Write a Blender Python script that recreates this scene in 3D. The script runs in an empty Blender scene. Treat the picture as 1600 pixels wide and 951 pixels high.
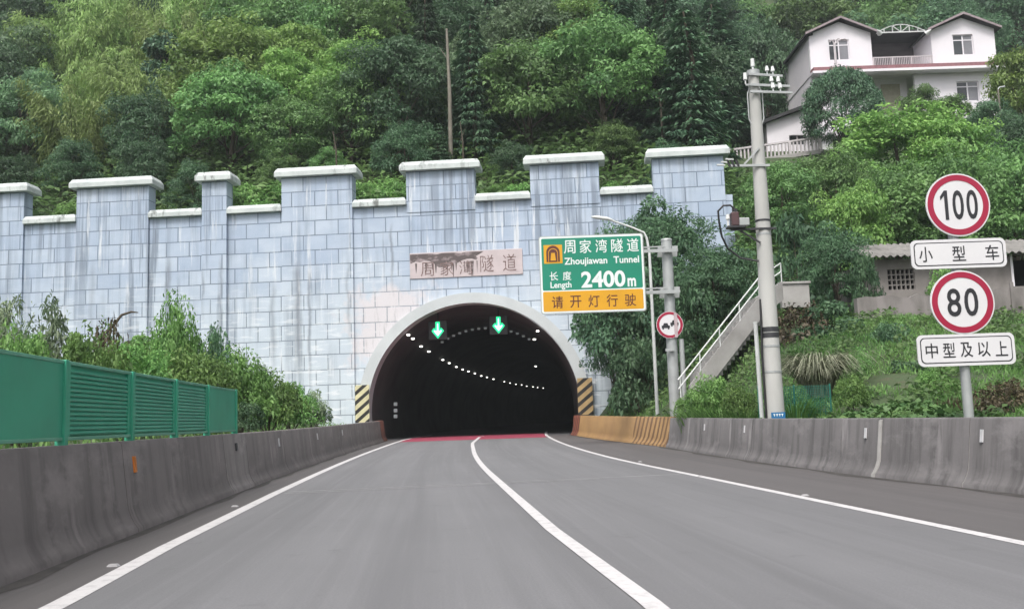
import bpy, bmesh, math, random
import numpy as np
from mathutils import Vector, Matrix

scene = bpy.context.scene
COL = scene.collection
R = math.radians
PI = math.pi

# ------------------------------------------------------------------ camera
FPX, CX, CY = 1500.0, 800.0, 475.5          # focal length and centre in photo pixels (1600 wide)
PITCH, ROLL, CAMH = R(6.75), -0.033, 1.15
cd = bpy.data.cameras.new('camera')
cd.sensor_width = 36.0
cd.lens = FPX / 1600.0 * 36.0
cd.clip_start = 0.05
cd.clip_end = 3000
cam = bpy.data.objects.new('camera', cd)
COL.objects.link(cam)
CAMROT = Matrix.Rotation(PI/2 + PITCH, 3, 'X') @ Matrix.Rotation(ROLL, 3, 'Z')
cam.matrix_world = Matrix.Translation((0, 0, CAMH)) @ CAMROT.to_4x4()
scene.camera = cam

# ------------------------------------------------------------------ light
SUN_EL, SUN_AZ = R(58), R(200)              # azimuth: direction the light comes from, from +Y clockwise
w = bpy.data.worlds.new('World')
scene.world = w
w.use_nodes = True
nt = w.node_tree
nt.nodes.clear()
wo = nt.nodes.new('ShaderNodeOutputWorld')
bg = nt.nodes.new('ShaderNodeBackground')
sky = nt.nodes.new('ShaderNodeTexSky')
sky.sky_type = 'NISHITA'
sky.sun_disc = False
sky.sun_elevation = SUN_EL
sky.sun_rotation = SUN_AZ
sky.air_density = 1.0
sky.dust_density = 6.0
sky.ozone_density = 1.0
hs = nt.nodes.new('ShaderNodeHueSaturation')
hs.inputs['Saturation'].default_value = 0.38
nt.links.new(sky.outputs[0], hs.inputs['Color'])
nt.links.new(hs.outputs[0], bg.inputs['Color'])
bg.inputs['Strength'].default_value = 0.15
nt.links.new(bg.outputs[0], wo.inputs['Surface'])
sl = bpy.data.lights.new('sun', 'SUN')
sl.energy = 1.5
sl.angle = R(14)
sl.color = (1.0, 0.97, 0.93)
so = bpy.data.objects.new('sun', sl)
COL.objects.link(so)
sd = Vector((math.sin(SUN_AZ)*math.cos(SUN_EL), math.cos(SUN_AZ)*math.cos(SUN_EL), math.sin(SUN_EL)))
so.rotation_euler = (-sd).to_track_quat('-Z', 'Y').to_euler()
so.location = sd * 60
scene.view_settings.view_transform = 'Standard'
scene.view_settings.look = 'None'
scene.view_settings.exposure = 0.72
scene.view_settings.gamma = 1.0
scene.view_settings.use_curve_mapping = False

# ------------------------------------------------------------------ photo helpers
def ray(px, py):
    return CAMROT @ Vector(((px-CX)/FPX, (CY-py)/FPX, -1.0))
def at(px, py, Y):
    "world point at depth Y (metres ahead of the camera) seen at photo pixel px, py"
    d = ray(px, py)
    return Vector((0, 0, CAMH)) + d * (Y / d.y)
def on_plane(px, py, p0, n):
    d = ray(px, py)
    o = Vector((0, 0, CAMH))
    return o + d * ((Vector(p0)-o).dot(n) / d.dot(n))
def project(p):
    v = CAMROT.transposed() @ (Vector(p) - Vector((0, 0, CAMH)))
    return (CX + FPX*v.x/-v.z, CY - FPX*v.y/-v.z)

# ------------------------------------------------------------------ object helpers
def tag(o, label=None, cat=None, group=None, kind=None):
    if label: o['label'] = label
    if cat: o['category'] = cat
    if group: o['group'] = group
    if kind: o['kind'] = kind
    return o
def empty(name, loc, label=None, cat=None, group=None, rz=0.0):
    o = bpy.data.objects.new(name, None)
    o.empty_display_size = 0.3
    COL.objects.link(o)
    o.location = loc
    o.rotation_euler = (0, 0, rz)
    return tag(o, label, cat, group)
def root_of(o):
    while o.parent: o = o.parent
    return o
def link_mesh(name, me, mat, parent=None):
    o = bpy.data.objects.new(name, me)
    COL.objects.link(o)
    if mat is not None:
        me.materials.clear(); me.materials.append(mat)
    if parent is not None: o.parent = parent
    return o
def children(o):
    return [c for c in bpy.data.objects if c.parent == o]
def copy_tree(o, kids=None):
    c = o.copy(); COL.objects.link(c)
    for ch in (kids if kids is not None else children(o)):
        d = ch.copy(); COL.objects.link(d); d.parent = c
    return c

class MB:
    "collects faces and links them as ONE mesh object"
    def __init__(s, local=False):
        s.v = []; s.f = []; s.uv = None; s.local = local
    def poly(s, pts):
        b = len(s.v); s.v += [tuple(p) for p in pts]; s.f.append(tuple(range(b, b+len(pts)))); return s
    def box(s, x0, x1, y0, y1, z0, z1):
        b = len(s.v)
        s.v += [(x0,y0,z0),(x1,y0,z0),(x1,y1,z0),(x0,y1,z0),(x0,y0,z1),(x1,y0,z1),(x1,y1,z1),(x0,y1,z1)]
        s.f += [tuple(b+i for i in q) for q in ((0,3,2,1),(4,5,6,7),(0,1,5,4),(1,2,6,5),(2,3,7,6),(3,0,4,7))]
        return s
    def obox(s, c, X, Y, Z):
        "box of centre c and half-axis vectors"
        c, X, Y, Z = map(Vector, (c, X, Y, Z)); b = len(s.v)
        for k in (-1, 1):
            for i, j in ((-1,-1),(1,-1),(1,1),(-1,1)):
                s.v.append(tuple(c + X*i + Y*j + Z*k))
        s.f += [tuple(b+i for i in q) for q in ((0,3,2,1),(4,5,6,7),(0,1,5,4),(1,2,6,5),(2,3,7,6),(3,0,4,7))]
        return s
    def bar(s, p0, p1, wd, ht, up=(0,0,1)):
        p0, p1 = Vector(p0), Vector(p1); d = p1-p0
        X = d.normalized().cross(Vector(up)).normalized(); Z = X.cross(d.normalized())
        return s.obox((p0+p1)/2, X*wd/2, d/2, Z*ht/2)
    def tube(s, pts, rad, n=12, caps=True):
        pts = [Vector(p) for p in pts]
        if not hasattr(rad, '__len__'): rad = [rad]*len(pts)
        b = len(s.v); prevX = None
        for i, p in enumerate(pts):
            t = (pts[min(i+1, len(pts)-1)] - pts[max(i-1, 0)]).normalized()
            if prevX is None:
                a = Vector((1,0,0)) if abs(t.x) < .9 else Vector((0,1,0))
                X = (a - t*a.dot(t)).normalized()
            else: X = (prevX - t*prevX.dot(t)).normalized()
            prevX = X; Y = t.cross(X)
            for k in range(n):
                a = 2*PI*k/n
                s.v.append(tuple(p + (X*math.cos(a) + Y*math.sin(a))*rad[i]))
        for i in range(len(pts)-1):
            for k in range(n):
                k2 = (k+1) % n
                s.f.append((b+i*n+k, b+i*n+k2, b+(i+1)*n+k2, b+(i+1)*n+k))
        if caps:
            s.f.append(tuple(b+k for k in range(n))[::-1])
            s.f.append(tuple(b+(len(pts)-1)*n+k for k in range(n)))
        return s
    def prism_y(s, xz, y0, y1):
        "polygon given in (x, z), counter-clockwise seen from the camera side, pushed from y0 (front) to y1"
        n = len(xz); b = len(s.v)
        s.v += [(x, y0, z) for x, z in xz] + [(x, y1, z) for x, z in xz]
        s.f.append(tuple(range(b, b+n)))
        s.f.append(tuple(range(b+2*n-1, b+n-1, -1)))
        for i in range(n):
            j = (i+1) % n
            s.f.append((b+i, b+n+i, b+n+j, b+j))
        return s
    def ring_y(s, cx, cz, r0, r1, y0, y1, a0=0, a1=2*PI, n=48):
        closed = abs(a1-a0-2*PI) < 1e-6; m = n if closed else n+1; b = len(s.v)
        for i in range(m):
            a = a0 + (a1-a0)*i/n; c, q = math.cos(a), math.sin(a)
            s.v += [(cx+r0*c,y0,cz+r0*q),(cx+r1*c,y0,cz+r1*q),(cx+r1*c,y1,cz+r1*q),(cx+r0*c,y1,cz+r0*q)]
        for i in range(n):
            p = b+4*i; q = b+4*((i+1) % m)
            s.f += [(p,p+1,q+1,q),(p+1,p+2,q+2,q+1),(p+2,p+3,q+3,q+2),(p+3,p,q,q+3)]
        if not closed:
            s.f += [(b+3,b+2,b+1,b),(b+4*n,b+4*n+1,b+4*n+2,b+4*n+3)]
        return s
    def disc_y(s, cx, cz, r, y0, y1, n=48):
        return s.prism_y([(cx+r*math.cos(2*PI*k/n), cz+r*math.sin(2*PI*k/n)) for k in range(n)], y0, y1)
    def rrect_y(s, x0, x1, z0, z1, r, y0, y1, n=6):
        p = []
        for (cx, cz, a) in ((x1-r,z0+r,-PI/2),(x1-r,z1-r,0),(x0+r,z1-r,PI/2),(x0+r,z0+r,PI)):
            p += [(cx+r*math.cos(a+PI/2*k/n), cz+r*math.sin(a+PI/2*k/n)) for k in range(n+1)]
        return s.prism_y(p, y0, y1)
    def build(s, name, mat, parent=None, smooth=False, bevel=0.0):
        v = np.array(s.v, dtype=float)
        if parent is not None and not s.local:
            v = v - np.array(root_of(parent).location)
        me = bpy.data.meshes.new(name)
        me.from_pydata([tuple(p) for p in v], [], s.f)
        if s.uv is not None:
            ul = me.uv_layers.new(name='UVMap')
            idx = np.zeros(len(me.loops), dtype=np.int32); me.loops.foreach_get('vertex_index', idx)
            ul.data.foreach_set('uv', np.array(s.uv, dtype=np.float32)[idx].ravel())
        bm = bmesh.new(); bm.from_mesh(me)
        if s.uv is None:
            bmesh.ops.recalc_face_normals(bm, faces=bm.faces)
        bm.to_mesh(me); bm.free()
        if smooth:
            me.polygons.foreach_set('use_smooth', [True]*len(me.polygons))
            me.set_sharp_from_angle(angle=R(38))
        o = link_mesh(name, me, mat, parent)
        if bevel:
            m = o.modifiers.new('bevel', 'BEVEL'); m.width = bevel; m.segments = 2; m.limit_method = 'ANGLE'
        return o

# ------------------------------------------------------------------ materials
def new_mat(name):
    m = bpy.data.materials.new(name); m.use_nodes = True
    return m, m.node_tree, m.node_tree.nodes['Principled BSDF']
def N(nt, t, **kw):
    n = nt.nodes.new(t)
    for k, v in kw.items():
        if k in n.inputs: n.inputs[k].default_value = v
        else: setattr(n, k, v)
    return n
def ramp(nt, fac, stops):
    r = nt.nodes.new('ShaderNodeValToRGB')
    while len(r.color_ramp.elements) < len(stops): r.color_ramp.elements.new(0.5)
    for e, (p, c) in zip(r.color_ramp.elements, stops):
        e.position = p
        e.color = (c, c, c, 1) if not hasattr(c, '__len__') else (*c, 1)
    nt.links.new(fac, r.inputs[0])
    return r.outputs[0]
def mixc(nt, fac, a, b, mode='MIX'):
    n = nt.nodes.new('ShaderNodeMix'); n.data_type = 'RGBA'; n.blend_type = mode
    for sock, val in ((n.inputs[0], fac), (n.inputs[6], a), (n.inputs[7], b)):
        if isinstance(val, bpy.types.NodeSocket): nt.links.new(val, sock)
        elif hasattr(val, '__len__'): sock.default_value = (*val, 1)
        else: sock.default_value = val
    return n.outputs[2]
def math_n(nt, op, a, b=0.0, c=None, clamp=False):
    n = nt.nodes.new('ShaderNodeMath'); n.operation = op; n.use_clamp = clamp
    for i, v in enumerate((a, b) if c is None else (a, b, c)):
        if isinstance(v, bpy.types.NodeSocket): nt.links.new(v, n.inputs[i])
        else: n.inputs[i].default_value = v
    return n.outputs[0]
def coords(nt, kind='Object', scale=(1,1,1), loc=(0,0,0)):
    tc = nt.nodes.new('ShaderNodeTexCoord'); mp = nt.nodes.new('ShaderNodeMapping')
    mp.inputs['Scale'].default_value = scale; mp.inputs['Location'].default_value = loc
    nt.links.new(tc.outputs[kind], mp.inputs[0]); return mp.outputs[0]
def noise(nt, vec, scale, detail=4, rough=0.55):
    n = N(nt, 'ShaderNodeTexNoise', Scale=scale, Detail=detail, Roughness=rough)
    nt.links.new(vec, n.inputs['Vector']); return n.outputs['Fac']
def bump(nt, bs, h, strength=0.3, dist=0.02):
    b = N(nt, 'ShaderNodeBump', Strength=strength, Distance=dist)
    nt.links.new(h, b.inputs['Height']); nt.links.new(b.outputs[0], bs.inputs['Normal'])

def plain(name, col, rough=0.6, metal=0.0, var=0.25, scale=3.0, stretch=(1,1,1), dirt=None, bmp=0.0):
    "a base colour with two scales of uneven wear"
    m, nt, bs = new_mat(name)
    v = coords(nt, 'Object', stretch)
    n1 = noise(nt, v, scale, 5); n2 = noise(nt, v, scale*6, 3)
    d = dirt if dirt else tuple(c*(1-var*1.6) for c in col)
    c = mixc(nt, ramp(nt, n1, [(.38, 0), (.72, 1)]), col, d)
    c = mixc(nt, math_n(nt, 'MULTIPLY', n2, var), c, tuple(x*.7 for x in col))
    nt.links.new(c, bs.inputs['Base Color'])
    bs.inputs['Roughness'].default_value = rough; bs.inputs['Metallic'].default_value = metal
    if bmp: bump(nt, bs, n2, bmp, .01)
    return m
def emit(name, col, strength):
    m, nt, bs = new_mat(name)
    bs.inputs['Base Color'].default_value = (*col, 1)
    bs.inputs['Emission Color'].default_value = (*col, 1)
    bs.inputs['Emission Strength'].default_value = strength
    return m
def leaf_mat(name, dark, light, trans=0.36, rough=0.55):
    m, nt, bs = new_mat(name)
    a = nt.nodes.new('ShaderNodeAttribute'); a.attribute_name = 'tone'
    oi = nt.nodes.new('ShaderNodeObjectInfo')
    c = mixc(nt, a.outputs['Fac'], dark, light)
    k = math_n(nt, 'MULTIPLY_ADD', oi.outputs['Random'], 0.6, 0.7)
    h = N(nt, 'ShaderNodeHueSaturation'); nt.links.new(c, h.inputs['Color']); nt.links.new(k, h.inputs['Value'])
    hue = math_n(nt, 'MULTIPLY_ADD', oi.outputs['Random'], 0.03, 0.485); nt.links.new(hue, h.inputs['Hue'])
    nt.links.new(h.outputs[0], bs.inputs['Base Color'])
    bs.inputs['Roughness'].default_value = rough
    bs.inputs['Specular IOR Level'].default_value = 0.35
    tr = nt.nodes.new('ShaderNodeBsdfTranslucent'); nt.links.new(h.outputs[0], tr.inputs['Color'])
    mx = nt.nodes.new('ShaderNodeMixShader'); mx.inputs[0].default_value = trans
    out = nt.nodes['Material Output']
    nt.links.new(bs.outputs[0], mx.inputs[1]); nt.links.new(tr.outputs[0], mx.inputs[2]); nt.links.new(mx.outputs[0], out.inputs[0])
    return m

def wall_mat():
    m, nt, bs = new_mat('painted_block_wall')
    tc = nt.nodes.new('ShaderNodeTexCoord'); sp = nt.nodes.new('ShaderNodeSeparateXYZ'); nt.links.new(tc.outputs['Object'], sp.inputs[0])
    X, Z = sp.outputs[0], sp.outputs[2]
    cb = nt.nodes.new('ShaderNodeCombineXYZ'); nt.links.new(X, cb.inputs[0]); nt.links.new(Z, cb.inputs[1])
    br = N(nt, 'ShaderNodeTexBrick'); br.offset = .5
    for k, v in (('Scale', 1.0), ('Mortar Size', .027), ('Mortar Smooth', .15), ('Bias', 0.0), ('Brick Width', 1.27), ('Row Height', .80)): br.inputs[k].default_value = v
    br.inputs['Color1'].default_value = (.335, .405, .515, 1); br.inputs['Color2'].default_value = (.43, .495, .585, 1); br.inputs['Mortar'].default_value = (.125, .16, .21, 1)
    nt.links.new(cb.outputs[0], br.inputs['Vector'])
    obj = tc.outputs['Object']
    def vec(sx, sz, off=0):
        mp = nt.nodes.new('ShaderNodeMapping'); mp.inputs['Scale'].default_value = (sx, 1, sz); mp.inputs['Location'].default_value = (off, off*.7, off*.3)
        nt.links.new(obj, mp.inputs[0]); return mp.outputs[0]
    tone_ = noise(nt, vec(.75, 1.25, 14), 1.0, 2)
    c0_ = mixc(nt, math_n(nt, 'MULTIPLY', ramp(nt, tone_, [(.35, 0), (.65, 1)]), .35), br.outputs['Color'], (.24, .315, .43))
    # paint faded to chalky white low down and in patches
    big = noise(nt, vec(.16, .16), 1.0, 5, .6)
    low = math_n(nt, 'MULTIPLY_ADD', Z, -.075, .86, True)
    fade = ramp(nt, math_n(nt, 'MULTIPLY', math_n(nt, 'ADD', big, low), .62), [(.36, 0), (.68, 1)])
    c = mixc(nt, math_n(nt, 'MULTIPLY', fade, .8), c0_, mixc(nt, br.outputs['Fac'], (.54, .60, .635), (.23, .265, .295)))
    # vertical run-off: dark streaks below the crenels, pale lime runs
    streak = noise(nt, vec(2.6, .09, 3), 1.0, 6, .62)
    area = ramp(nt, noise(nt, vec(.3, .12, 9), 1.0, 3), [(.43, 0), (.62, 1)])
    dk = math_n(nt, 'MULTIPLY', ramp(nt, streak, [(.46, 0), (.57, 1)]), area)
    c = mixc(nt, math_n(nt, 'MULTIPLY', dk, .80), c, (.15, .185, .235))
    lime = noise(nt, vec(4.2, .22, 21), 1.0, 8, .72)
    lz = ramp(nt, noise(nt, vec(.35, .35, 31), 1.0, 3), [(.46, 0), (.62, 1)])
    c = mixc(nt, math_n(nt, 'MULTIPLY', math_n(nt, 'MULTIPLY', ramp(nt, lime, [(.55, 0), (.61, 1)]), lz), .8), c, (.60, .63, .66))
    # broken horizontal pale dashes along the courses
    hz = nt.nodes.new('ShaderNodeMapping'); hz.inputs['Scale'].default_value = (.9, 1, 5.2); nt.links.new(obj, hz.inputs[0])
    hn = noise(nt, hz.outputs[0], 1.0, 4, .6)
    c = mixc(nt, math_n(nt, 'MULTIPLY', math_n(nt, 'MULTIPLY', ramp(nt, hn, [(.555, 0), (.63, 1)]), fade), .8), c, (.64, .67, .70))
    # peeled pinkish patch left of the arch crown
    dx = math_n(nt, 'MULTIPLY', math_n(nt, 'ADD', X, 4.3), .30); dz = math_n(nt, 'MULTIPLY', math_n(nt, 'ADD', Z, -6.3), .36)
    dd = math_n(nt, 'MAXIMUM', math_n(nt, 'ABSOLUTE', dx), math_n(nt, 'ABSOLUTE', dz))
    pk = ramp(nt, math_n(nt, 'MULTIPLY', math_n(nt, 'ADD', dd, math_n(nt, 'MULTIPLY', noise(nt, vec(.9, .7, 5), 1.0, 6, .7), 1.5)), .4), [(.50, 1), (.60, 0)])
    pkj = math_n(nt, 'MULTIPLY', pk, math_n(nt, 'MULTIPLY_ADD', br.outputs['Fac'], -.75, 1.0))
    pst = ramp(nt, noise(nt, vec(4.5, .5, 44), 1.0, 6, .7), [(.56, 0), (.66, 1)])
    c = mixc(nt, math_n(nt, 'MULTIPLY', pkj, .85), c, mixc(nt, math_n(nt, 'MULTIPLY', pst, .7), (.58, .545, .56), (.30, .29, .29)))
    # damp runs that start at one spot: below the plaque's broken corner, and two wet seams left of it
    for (xc_, wd_, zt_, zl_, amt) in ((-2.78, .10, 8.0, 6.4, .8), (-2.35, .07, 7.6, 6.9, .7), (-9.2, .30, 10.0, 3.0, .8), (-8.6, .12, 9.6, 3.2, .7), (-10.6, .22, 9.0, 3.5, .55), (-13.4, .16, 10.4, 4.5, .7), (-14.4, .10, 10.2, 6.5, .5), (-4.1, .12, 11.8, 7.6, .8), (-4.6, .07, 11.4, 7.9, .6), (-16.4, .2, 10.6, 6.0, .65), (-20.6, .25, 10.6, 5.0, .6), (-6.5, .14, 10.0, 5.0, .5)):
        wob = math_n(nt, 'MULTIPLY', math_n(nt, 'ADD', noise(nt, vec(.4, .9, xc_), 1.0, 4), -.5), .45)
        d_ = math_n(nt, 'ABSOLUTE', math_n(nt, 'ADD', math_n(nt, 'ADD', X, -xc_), wob))
        mk = math_n(nt, 'SUBTRACT', 1.0, math_n(nt, 'MULTIPLY', d_, 1/wd_, None, True), None, True)
        up_ = math_n(nt, 'MULTIPLY', math_n(nt, 'SUBTRACT', zt_, Z), 1.2, None, True); dn_ = math_n(nt, 'MULTIPLY', math_n(nt, 'SUBTRACT', Z, zl_), .5, None, True)
        mk = math_n(nt, 'MULTIPLY', math_n(nt, 'MULTIPLY', mk, up_), dn_)
        c = mixc(nt, math_n(nt, 'MULTIPLY', math_n(nt, 'MULTIPLY', mk, math_n(nt, 'MULTIPLY', streak, 1.8, None, True)), amt), c, (.16, .18, .21))
    nt.links.new(c, bs.inputs['Base Color'])
    bs.inputs['Roughness'].default_value = .62
    bump(nt, bs, math_n(nt, 'MULTIPLY', br.outputs['Fac'], -1.0), .5, .02)
    return m
def uv_concrete(name, col, streak=.5, orange=False):
    "cast concrete with run-off streaks; u = metres along, v = metres up"
    m, nt, bs = new_mat(name)
    v = coords(nt, 'UV', (2.6, .22, 1)); s = noise(nt, v, 1.0, 6, .65)
    b = noise(nt, coords(nt, 'UV', (.35, .8, 1)), 1.0, 4)
    f = noise(nt, coords(nt, 'UV', (14, 14, 1)), 1.0, 4)
    lt = tuple(min(1, c*1.7) for c in col); dk = tuple(c*.45 for c in col)
    c = mixc(nt, ramp(nt, b, [(.35, 0), (.7, 1)]), col, tuple(x*.72 for x in col))
    c = mixc(nt, math_n(nt, 'MULTIPLY', ramp(nt, s, [(.47, 0), (.61, 1)]), streak), c, dk)
    c = mixc(nt, math_n(nt, 'MULTIPLY', ramp(nt, noise(nt, coords(nt, 'UV', (1.7, .25, 1), (7, 3, 0)), 1.0, 5, .6), [(.60, 0), (.70, 1)]), streak), c, lt)
    bl = noise(nt, coords(nt, 'UV', (.9, 1.6, 1), (3, 9, 0)), 1.0, 6, .7)
    c = mixc(nt, math_n(nt, 'MULTIPLY', ramp(nt, bl, [(.52, 0), (.64, 1)]), .5), c, tuple(min(1, x*1.45) for x in col))
    bl2 = noise(nt, coords(nt, 'UV', (.5, 1.1, 1), (13, 5, 0)), 1.0, 6, .7)
    c = mixc(nt, math_n(nt, 'MULTIPLY', ramp(nt, bl2, [(.54, 0), (.68, 1)]), .55), c, tuple(x*.55 for x in col))
    c = mixc(nt, math_n(nt, 'MULTIPLY', f, .35), c, tuple(x*.6 for x in col))
    nt.links.new(c, bs.inputs['Base Color']); bs.inputs['Roughness'].default_value = .85
    bump(nt, bs, f, .25, .01)
    return m
def asphalt_mat(name, col, tracks=True):
    m, nt, bs = new_mat(name)
    f = noise(nt, coords(nt, 'Object', (1,1,1)), 55, 3, .7)
    b = noise(nt, coords(nt, 'UV', (.9, .05, 1)), 1.0, 5, .6)
    p = noise(nt, coords(nt, 'Object', (1,1,1)), .35, 4)
    c = mixc(nt, ramp(nt, b, [(.35, 0), (.68, 1)]), tuple(x*.9 for x in col), tuple(x*1.12 for x in col))
    c = mixc(nt, math_n(nt, 'MULTIPLY', ramp(nt, p, [(.4, 0), (.7, 1)]), .35), c, tuple(x*.8 for x in col))
    tr = noise(nt, coords(nt, 'UV', (1.5, .012, 1), (4, 0, 0)), 1.0, 4, .6)
    c = mixc(nt, math_n(nt, 'MULTIPLY', ramp(nt, tr, [(.46, 0), (.62, 1)]), .42), c, tuple(x*.66 for x in col))
    fine = noise(nt, coords(nt, 'UV', (7, .12, 1), (9, 0, 0)), 1.0, 5, .7)
    c = mixc(nt, math_n(nt, 'MULTIPLY', ramp(nt, fine, [(.50, 0), (.68, 1)]), .38), c, tuple(x*1.28 for x in col))
    spot = noise(nt, coords(nt, 'Object', (1,1,1), (5, 2, 0)), 1.7, 6, .7)
    c = mixc(nt, math_n(nt, 'MULTIPLY', ramp(nt, spot, [(.60, 0), (.70, 1)]), .35), c, tuple(x*.5 for x in col))
    c = mixc(nt, math_n(nt, 'MULTIPLY', ramp(nt, f, [(.35, 0), (.7, 1)]), .45), c, tuple(x*.55 for x in col))
    nt.links.new(c, bs.inputs['Base Color']); bs.inputs['Roughness'].default_value = .8
    bump(nt, bs, f, .35, .006)
    return m
def paint_mat(name, col, under):
    m, nt, bs = new_mat(name)
    f = noise(nt, coords(nt, 'Object', (1,1,1)), 7, 8, .78)
    g = noise(nt, coords(nt, 'Object', (1,1,1)), .6, 3)
    c = mixc(nt, math_n(nt, 'MULTIPLY', ramp(nt, f, [(.50, 0), (.62, .9)]), ramp(nt, g, [(.3, .35), (.65, 1)])), col, under)
    nt.links.new(c, bs.inputs['Base Color']); bs.inputs['Roughness'].default_value = .7
    return m
def ground_mat():
    m, nt, bs = new_mat('hillside_soil')
    v = coords(nt, 'Object')
    a = noise(nt, v, .25, 5); b = noise(nt, v, 2.5, 5, .65)
    c = mixc(nt, ramp(nt, a, [(.4, 0), (.65, 1)]), (.035, .06, .022), (.05, .075, .03))
    c = mixc(nt, ramp(nt, b, [(.52, 0), (.7, .75)]), c, (.075, .065, .04))
    nt.links.new(c, bs.inputs['Base Color']); bs.inputs['Roughness'].default_value = .95
    bump(nt, bs, b, .6, .08)
    return m

M = {}
M['wall'] = wall_mat()
def coping_mat():
    m, nt, bs = new_mat('coping_white_concrete')
    a = noise(nt, coords(nt, 'Object', (.8, 1, .6)), 1.3, 5); b = noise(nt, coords(nt, 'Object', (2.6, 2.6, 1.1)), 1.0, 6, .7); k = noise(nt, coords(nt, 'Object', (.30, .3, .3)), 1.0, 2)
    c = mixc(nt, ramp(nt, a, [(.38, 0), (.7, 1)]), (.52, .56, .55), (.38, .42, .42))
    c = mixc(nt, math_n(nt, 'MULTIPLY', ramp(nt, b, [(.53, 0), (.63, 1)]), ramp(nt, k, [(.42, 0), (.6, .85)])), c, (.10, .105, .10))
    nt.links.new(c, bs.inputs['Base Color']); bs.inputs['Roughness'].default_value = .8
    bump(nt, bs, b, .3, .02)
    return m
M['coping'] = coping_mat()
M['ring'] = plain('arch_ring_concrete', (.50, .53, .54), .8, var=.15, scale=.6, dirt=(.42, .45, .46))
M['lining'] = plain('dim_tunnel_lining', (.085, .083, .08), .9, var=.25, scale=.5)  # darker than real lining concrete: the tunnel's dimness is put into the colour
M['plaque'] = plain('name_plaque_stone', (0.504, 0.437, 0.445), .7, var=.1, scale=1.2)
M['plaque_ink'] = plain('plaque_letter_brown', (.13, .07, .06), .8, var=.5, scale=5, dirt=(.35, .28, .28))
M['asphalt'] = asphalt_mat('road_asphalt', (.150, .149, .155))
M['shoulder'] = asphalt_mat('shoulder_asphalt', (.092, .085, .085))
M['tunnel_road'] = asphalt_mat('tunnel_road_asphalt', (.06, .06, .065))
M['line'] = paint_mat('lane_line_paint', (0.488, 0.475, 0.475), (.3, .29, .3))
M['red_road'] = paint_mat('red_anti_skid', (.26, .03, .065), (.2, .1, .11))
M['barrier'] = uv_concrete('barrier_concrete', (.170, .152, .147), .7)
M['barrier_r'] = uv_concrete('barrier_concrete_right', (.165, .156, .157), .95)
M['barrier_l'] = uv_concrete('barrier_concrete_pale', (.22, .20, .192), .6)
M['seam'] = plain('road_seam_sealant', (.38, .375, .38), .9, var=.3, scale=4)
M['foot_grime_shade'] = plain('gutter_grit_shade', (.055, .05, .047), .95, var=.4, scale=3)  # grit colour, dark enough to stand in for the barrier's contact shadow
M['joint'] = plain('mortar_joint', (.36, .35, .335), .9)
M['ground'] = ground_mat()
M['green_metal'] = plain('green_painted_metal', (.042, .33, .205), .45, var=.12, scale=1.5)
M['green_rail'] = plain('green_rail_pale', (.12, .36, .25), .4, var=.12)
M['galv'] = plain('galvanised_steel', (0.386, 0.403, 0.403), .5, .3, var=.15, scale=2)
M['pole_conc'] = plain('pole_concrete', (0.437, 0.437, 0.420), .85, var=.16, scale=1.2, stretch=(1,1,.35))
M['white_metal'] = plain('white_painted_metal', (0.571, 0.588, 0.580), .45, var=.12)
M['insulator'] = plain('white_porcelain', (0.630, 0.647, 0.638), .25, var=.08)
M['black'] = plain('black_rubber', (.012, .012, .014), .5, var=.2)
M['dark_steel'] = plain('dark_steel', (.05, .05, .055), .5, .4, var=.2)
M['redbrown'] = plain('red_brown_enamel', (.075, .035, .038), .5, var=.3)
M['sign_white'] = plain('sign_sheet_white', (0.622, 0.613, 0.630), .35, var=.05, scale=1)
M['sign_red'] = plain('sign_sheet_red', (.31, .008, .040), .35, var=.06, scale=1)
M['sign_black'] = plain('sign_ink_black', (.02, .02, .024), .4, var=.15)
M['sign_green'] = plain('sign_sheet_green', (.003, .205, .125), .35, var=.06, scale=1)
M['sign_yellow'] = plain('sign_sheet_yellow', (0.612, 0.306, 0.007), .35, var=.06, scale=1)
M['sign_brown'] = plain('sign_ink_brown', (.10, .022, .012), .4, var=.1)
M['sign_text'] = plain('sign_letter_white', (0.672, 0.722, 0.706), .35, var=.05)
M['haz_black'] = plain('hazard_black', (.025, .022, .02), .5, var=.2)
M['haz_yellow'] = plain('hazard_pale_yellow', (.62, .58, .36), .5, var=.2, scale=2)
M['haz_amber'] = plain('hazard_amber', (.48, .34, .16), .5, var=.3, scale=2)
M['reflect_o'] = plain('reflector_orange', (.55, .17, .03), .3, var=.1)
M['reflect_w'] = plain('reflector_white', (0.560, 0.560, 0.576), .3, var=.1)
M['blue'] = plain('blue_plate', (.02, .14, .32), .4, var=.1)
M['house_white'] = plain('house_white_render', (.74, .71, .75), .8, var=.10, scale=.35, dirt=(.64, .62, .66))
M['house_side'] = plain('house_side_render', (.62, .62, .63), .8, var=.14, scale=.35)
M['roof_edge'] = plain('pinkish_roof_tile', (.30, .245, .26), .7, var=.2)
M['ledge_red'] = plain('dull_red_ledge_tile', (.27, .125, .14), .7, var=.25, stretch=(2,2,2))
M['dark_roof'] = plain('dark_roof_tile', (.035, .036, .038), .8, var=.3)
M['glass'] = plain('window_glass', (.05, .055, .06), .12, var=.3, scale=.8)
M['glass_pale'] = plain('window_pane_curtained', (.22, .22, .24), .2, var=.25, scale=.8)
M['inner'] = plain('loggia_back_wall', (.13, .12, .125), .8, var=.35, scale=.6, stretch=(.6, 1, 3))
M['rail_white'] = plain('railing_pale', (.52, .48, .50), .5, var=.1)
M['beige'] = plain('beige_door', (.36, .34, .25), .6, var=.15)
M['corrug'] = plain('weathered_fibre_cement', (0.218, 0.210, 0.197), .9, var=.3, scale=1.2)
M['shed_wall'] = plain('grimy_shed_wall', (.24, .22, .21), .9, var=.3, scale=1.0, dirt=(.12, .11, .10))
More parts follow.
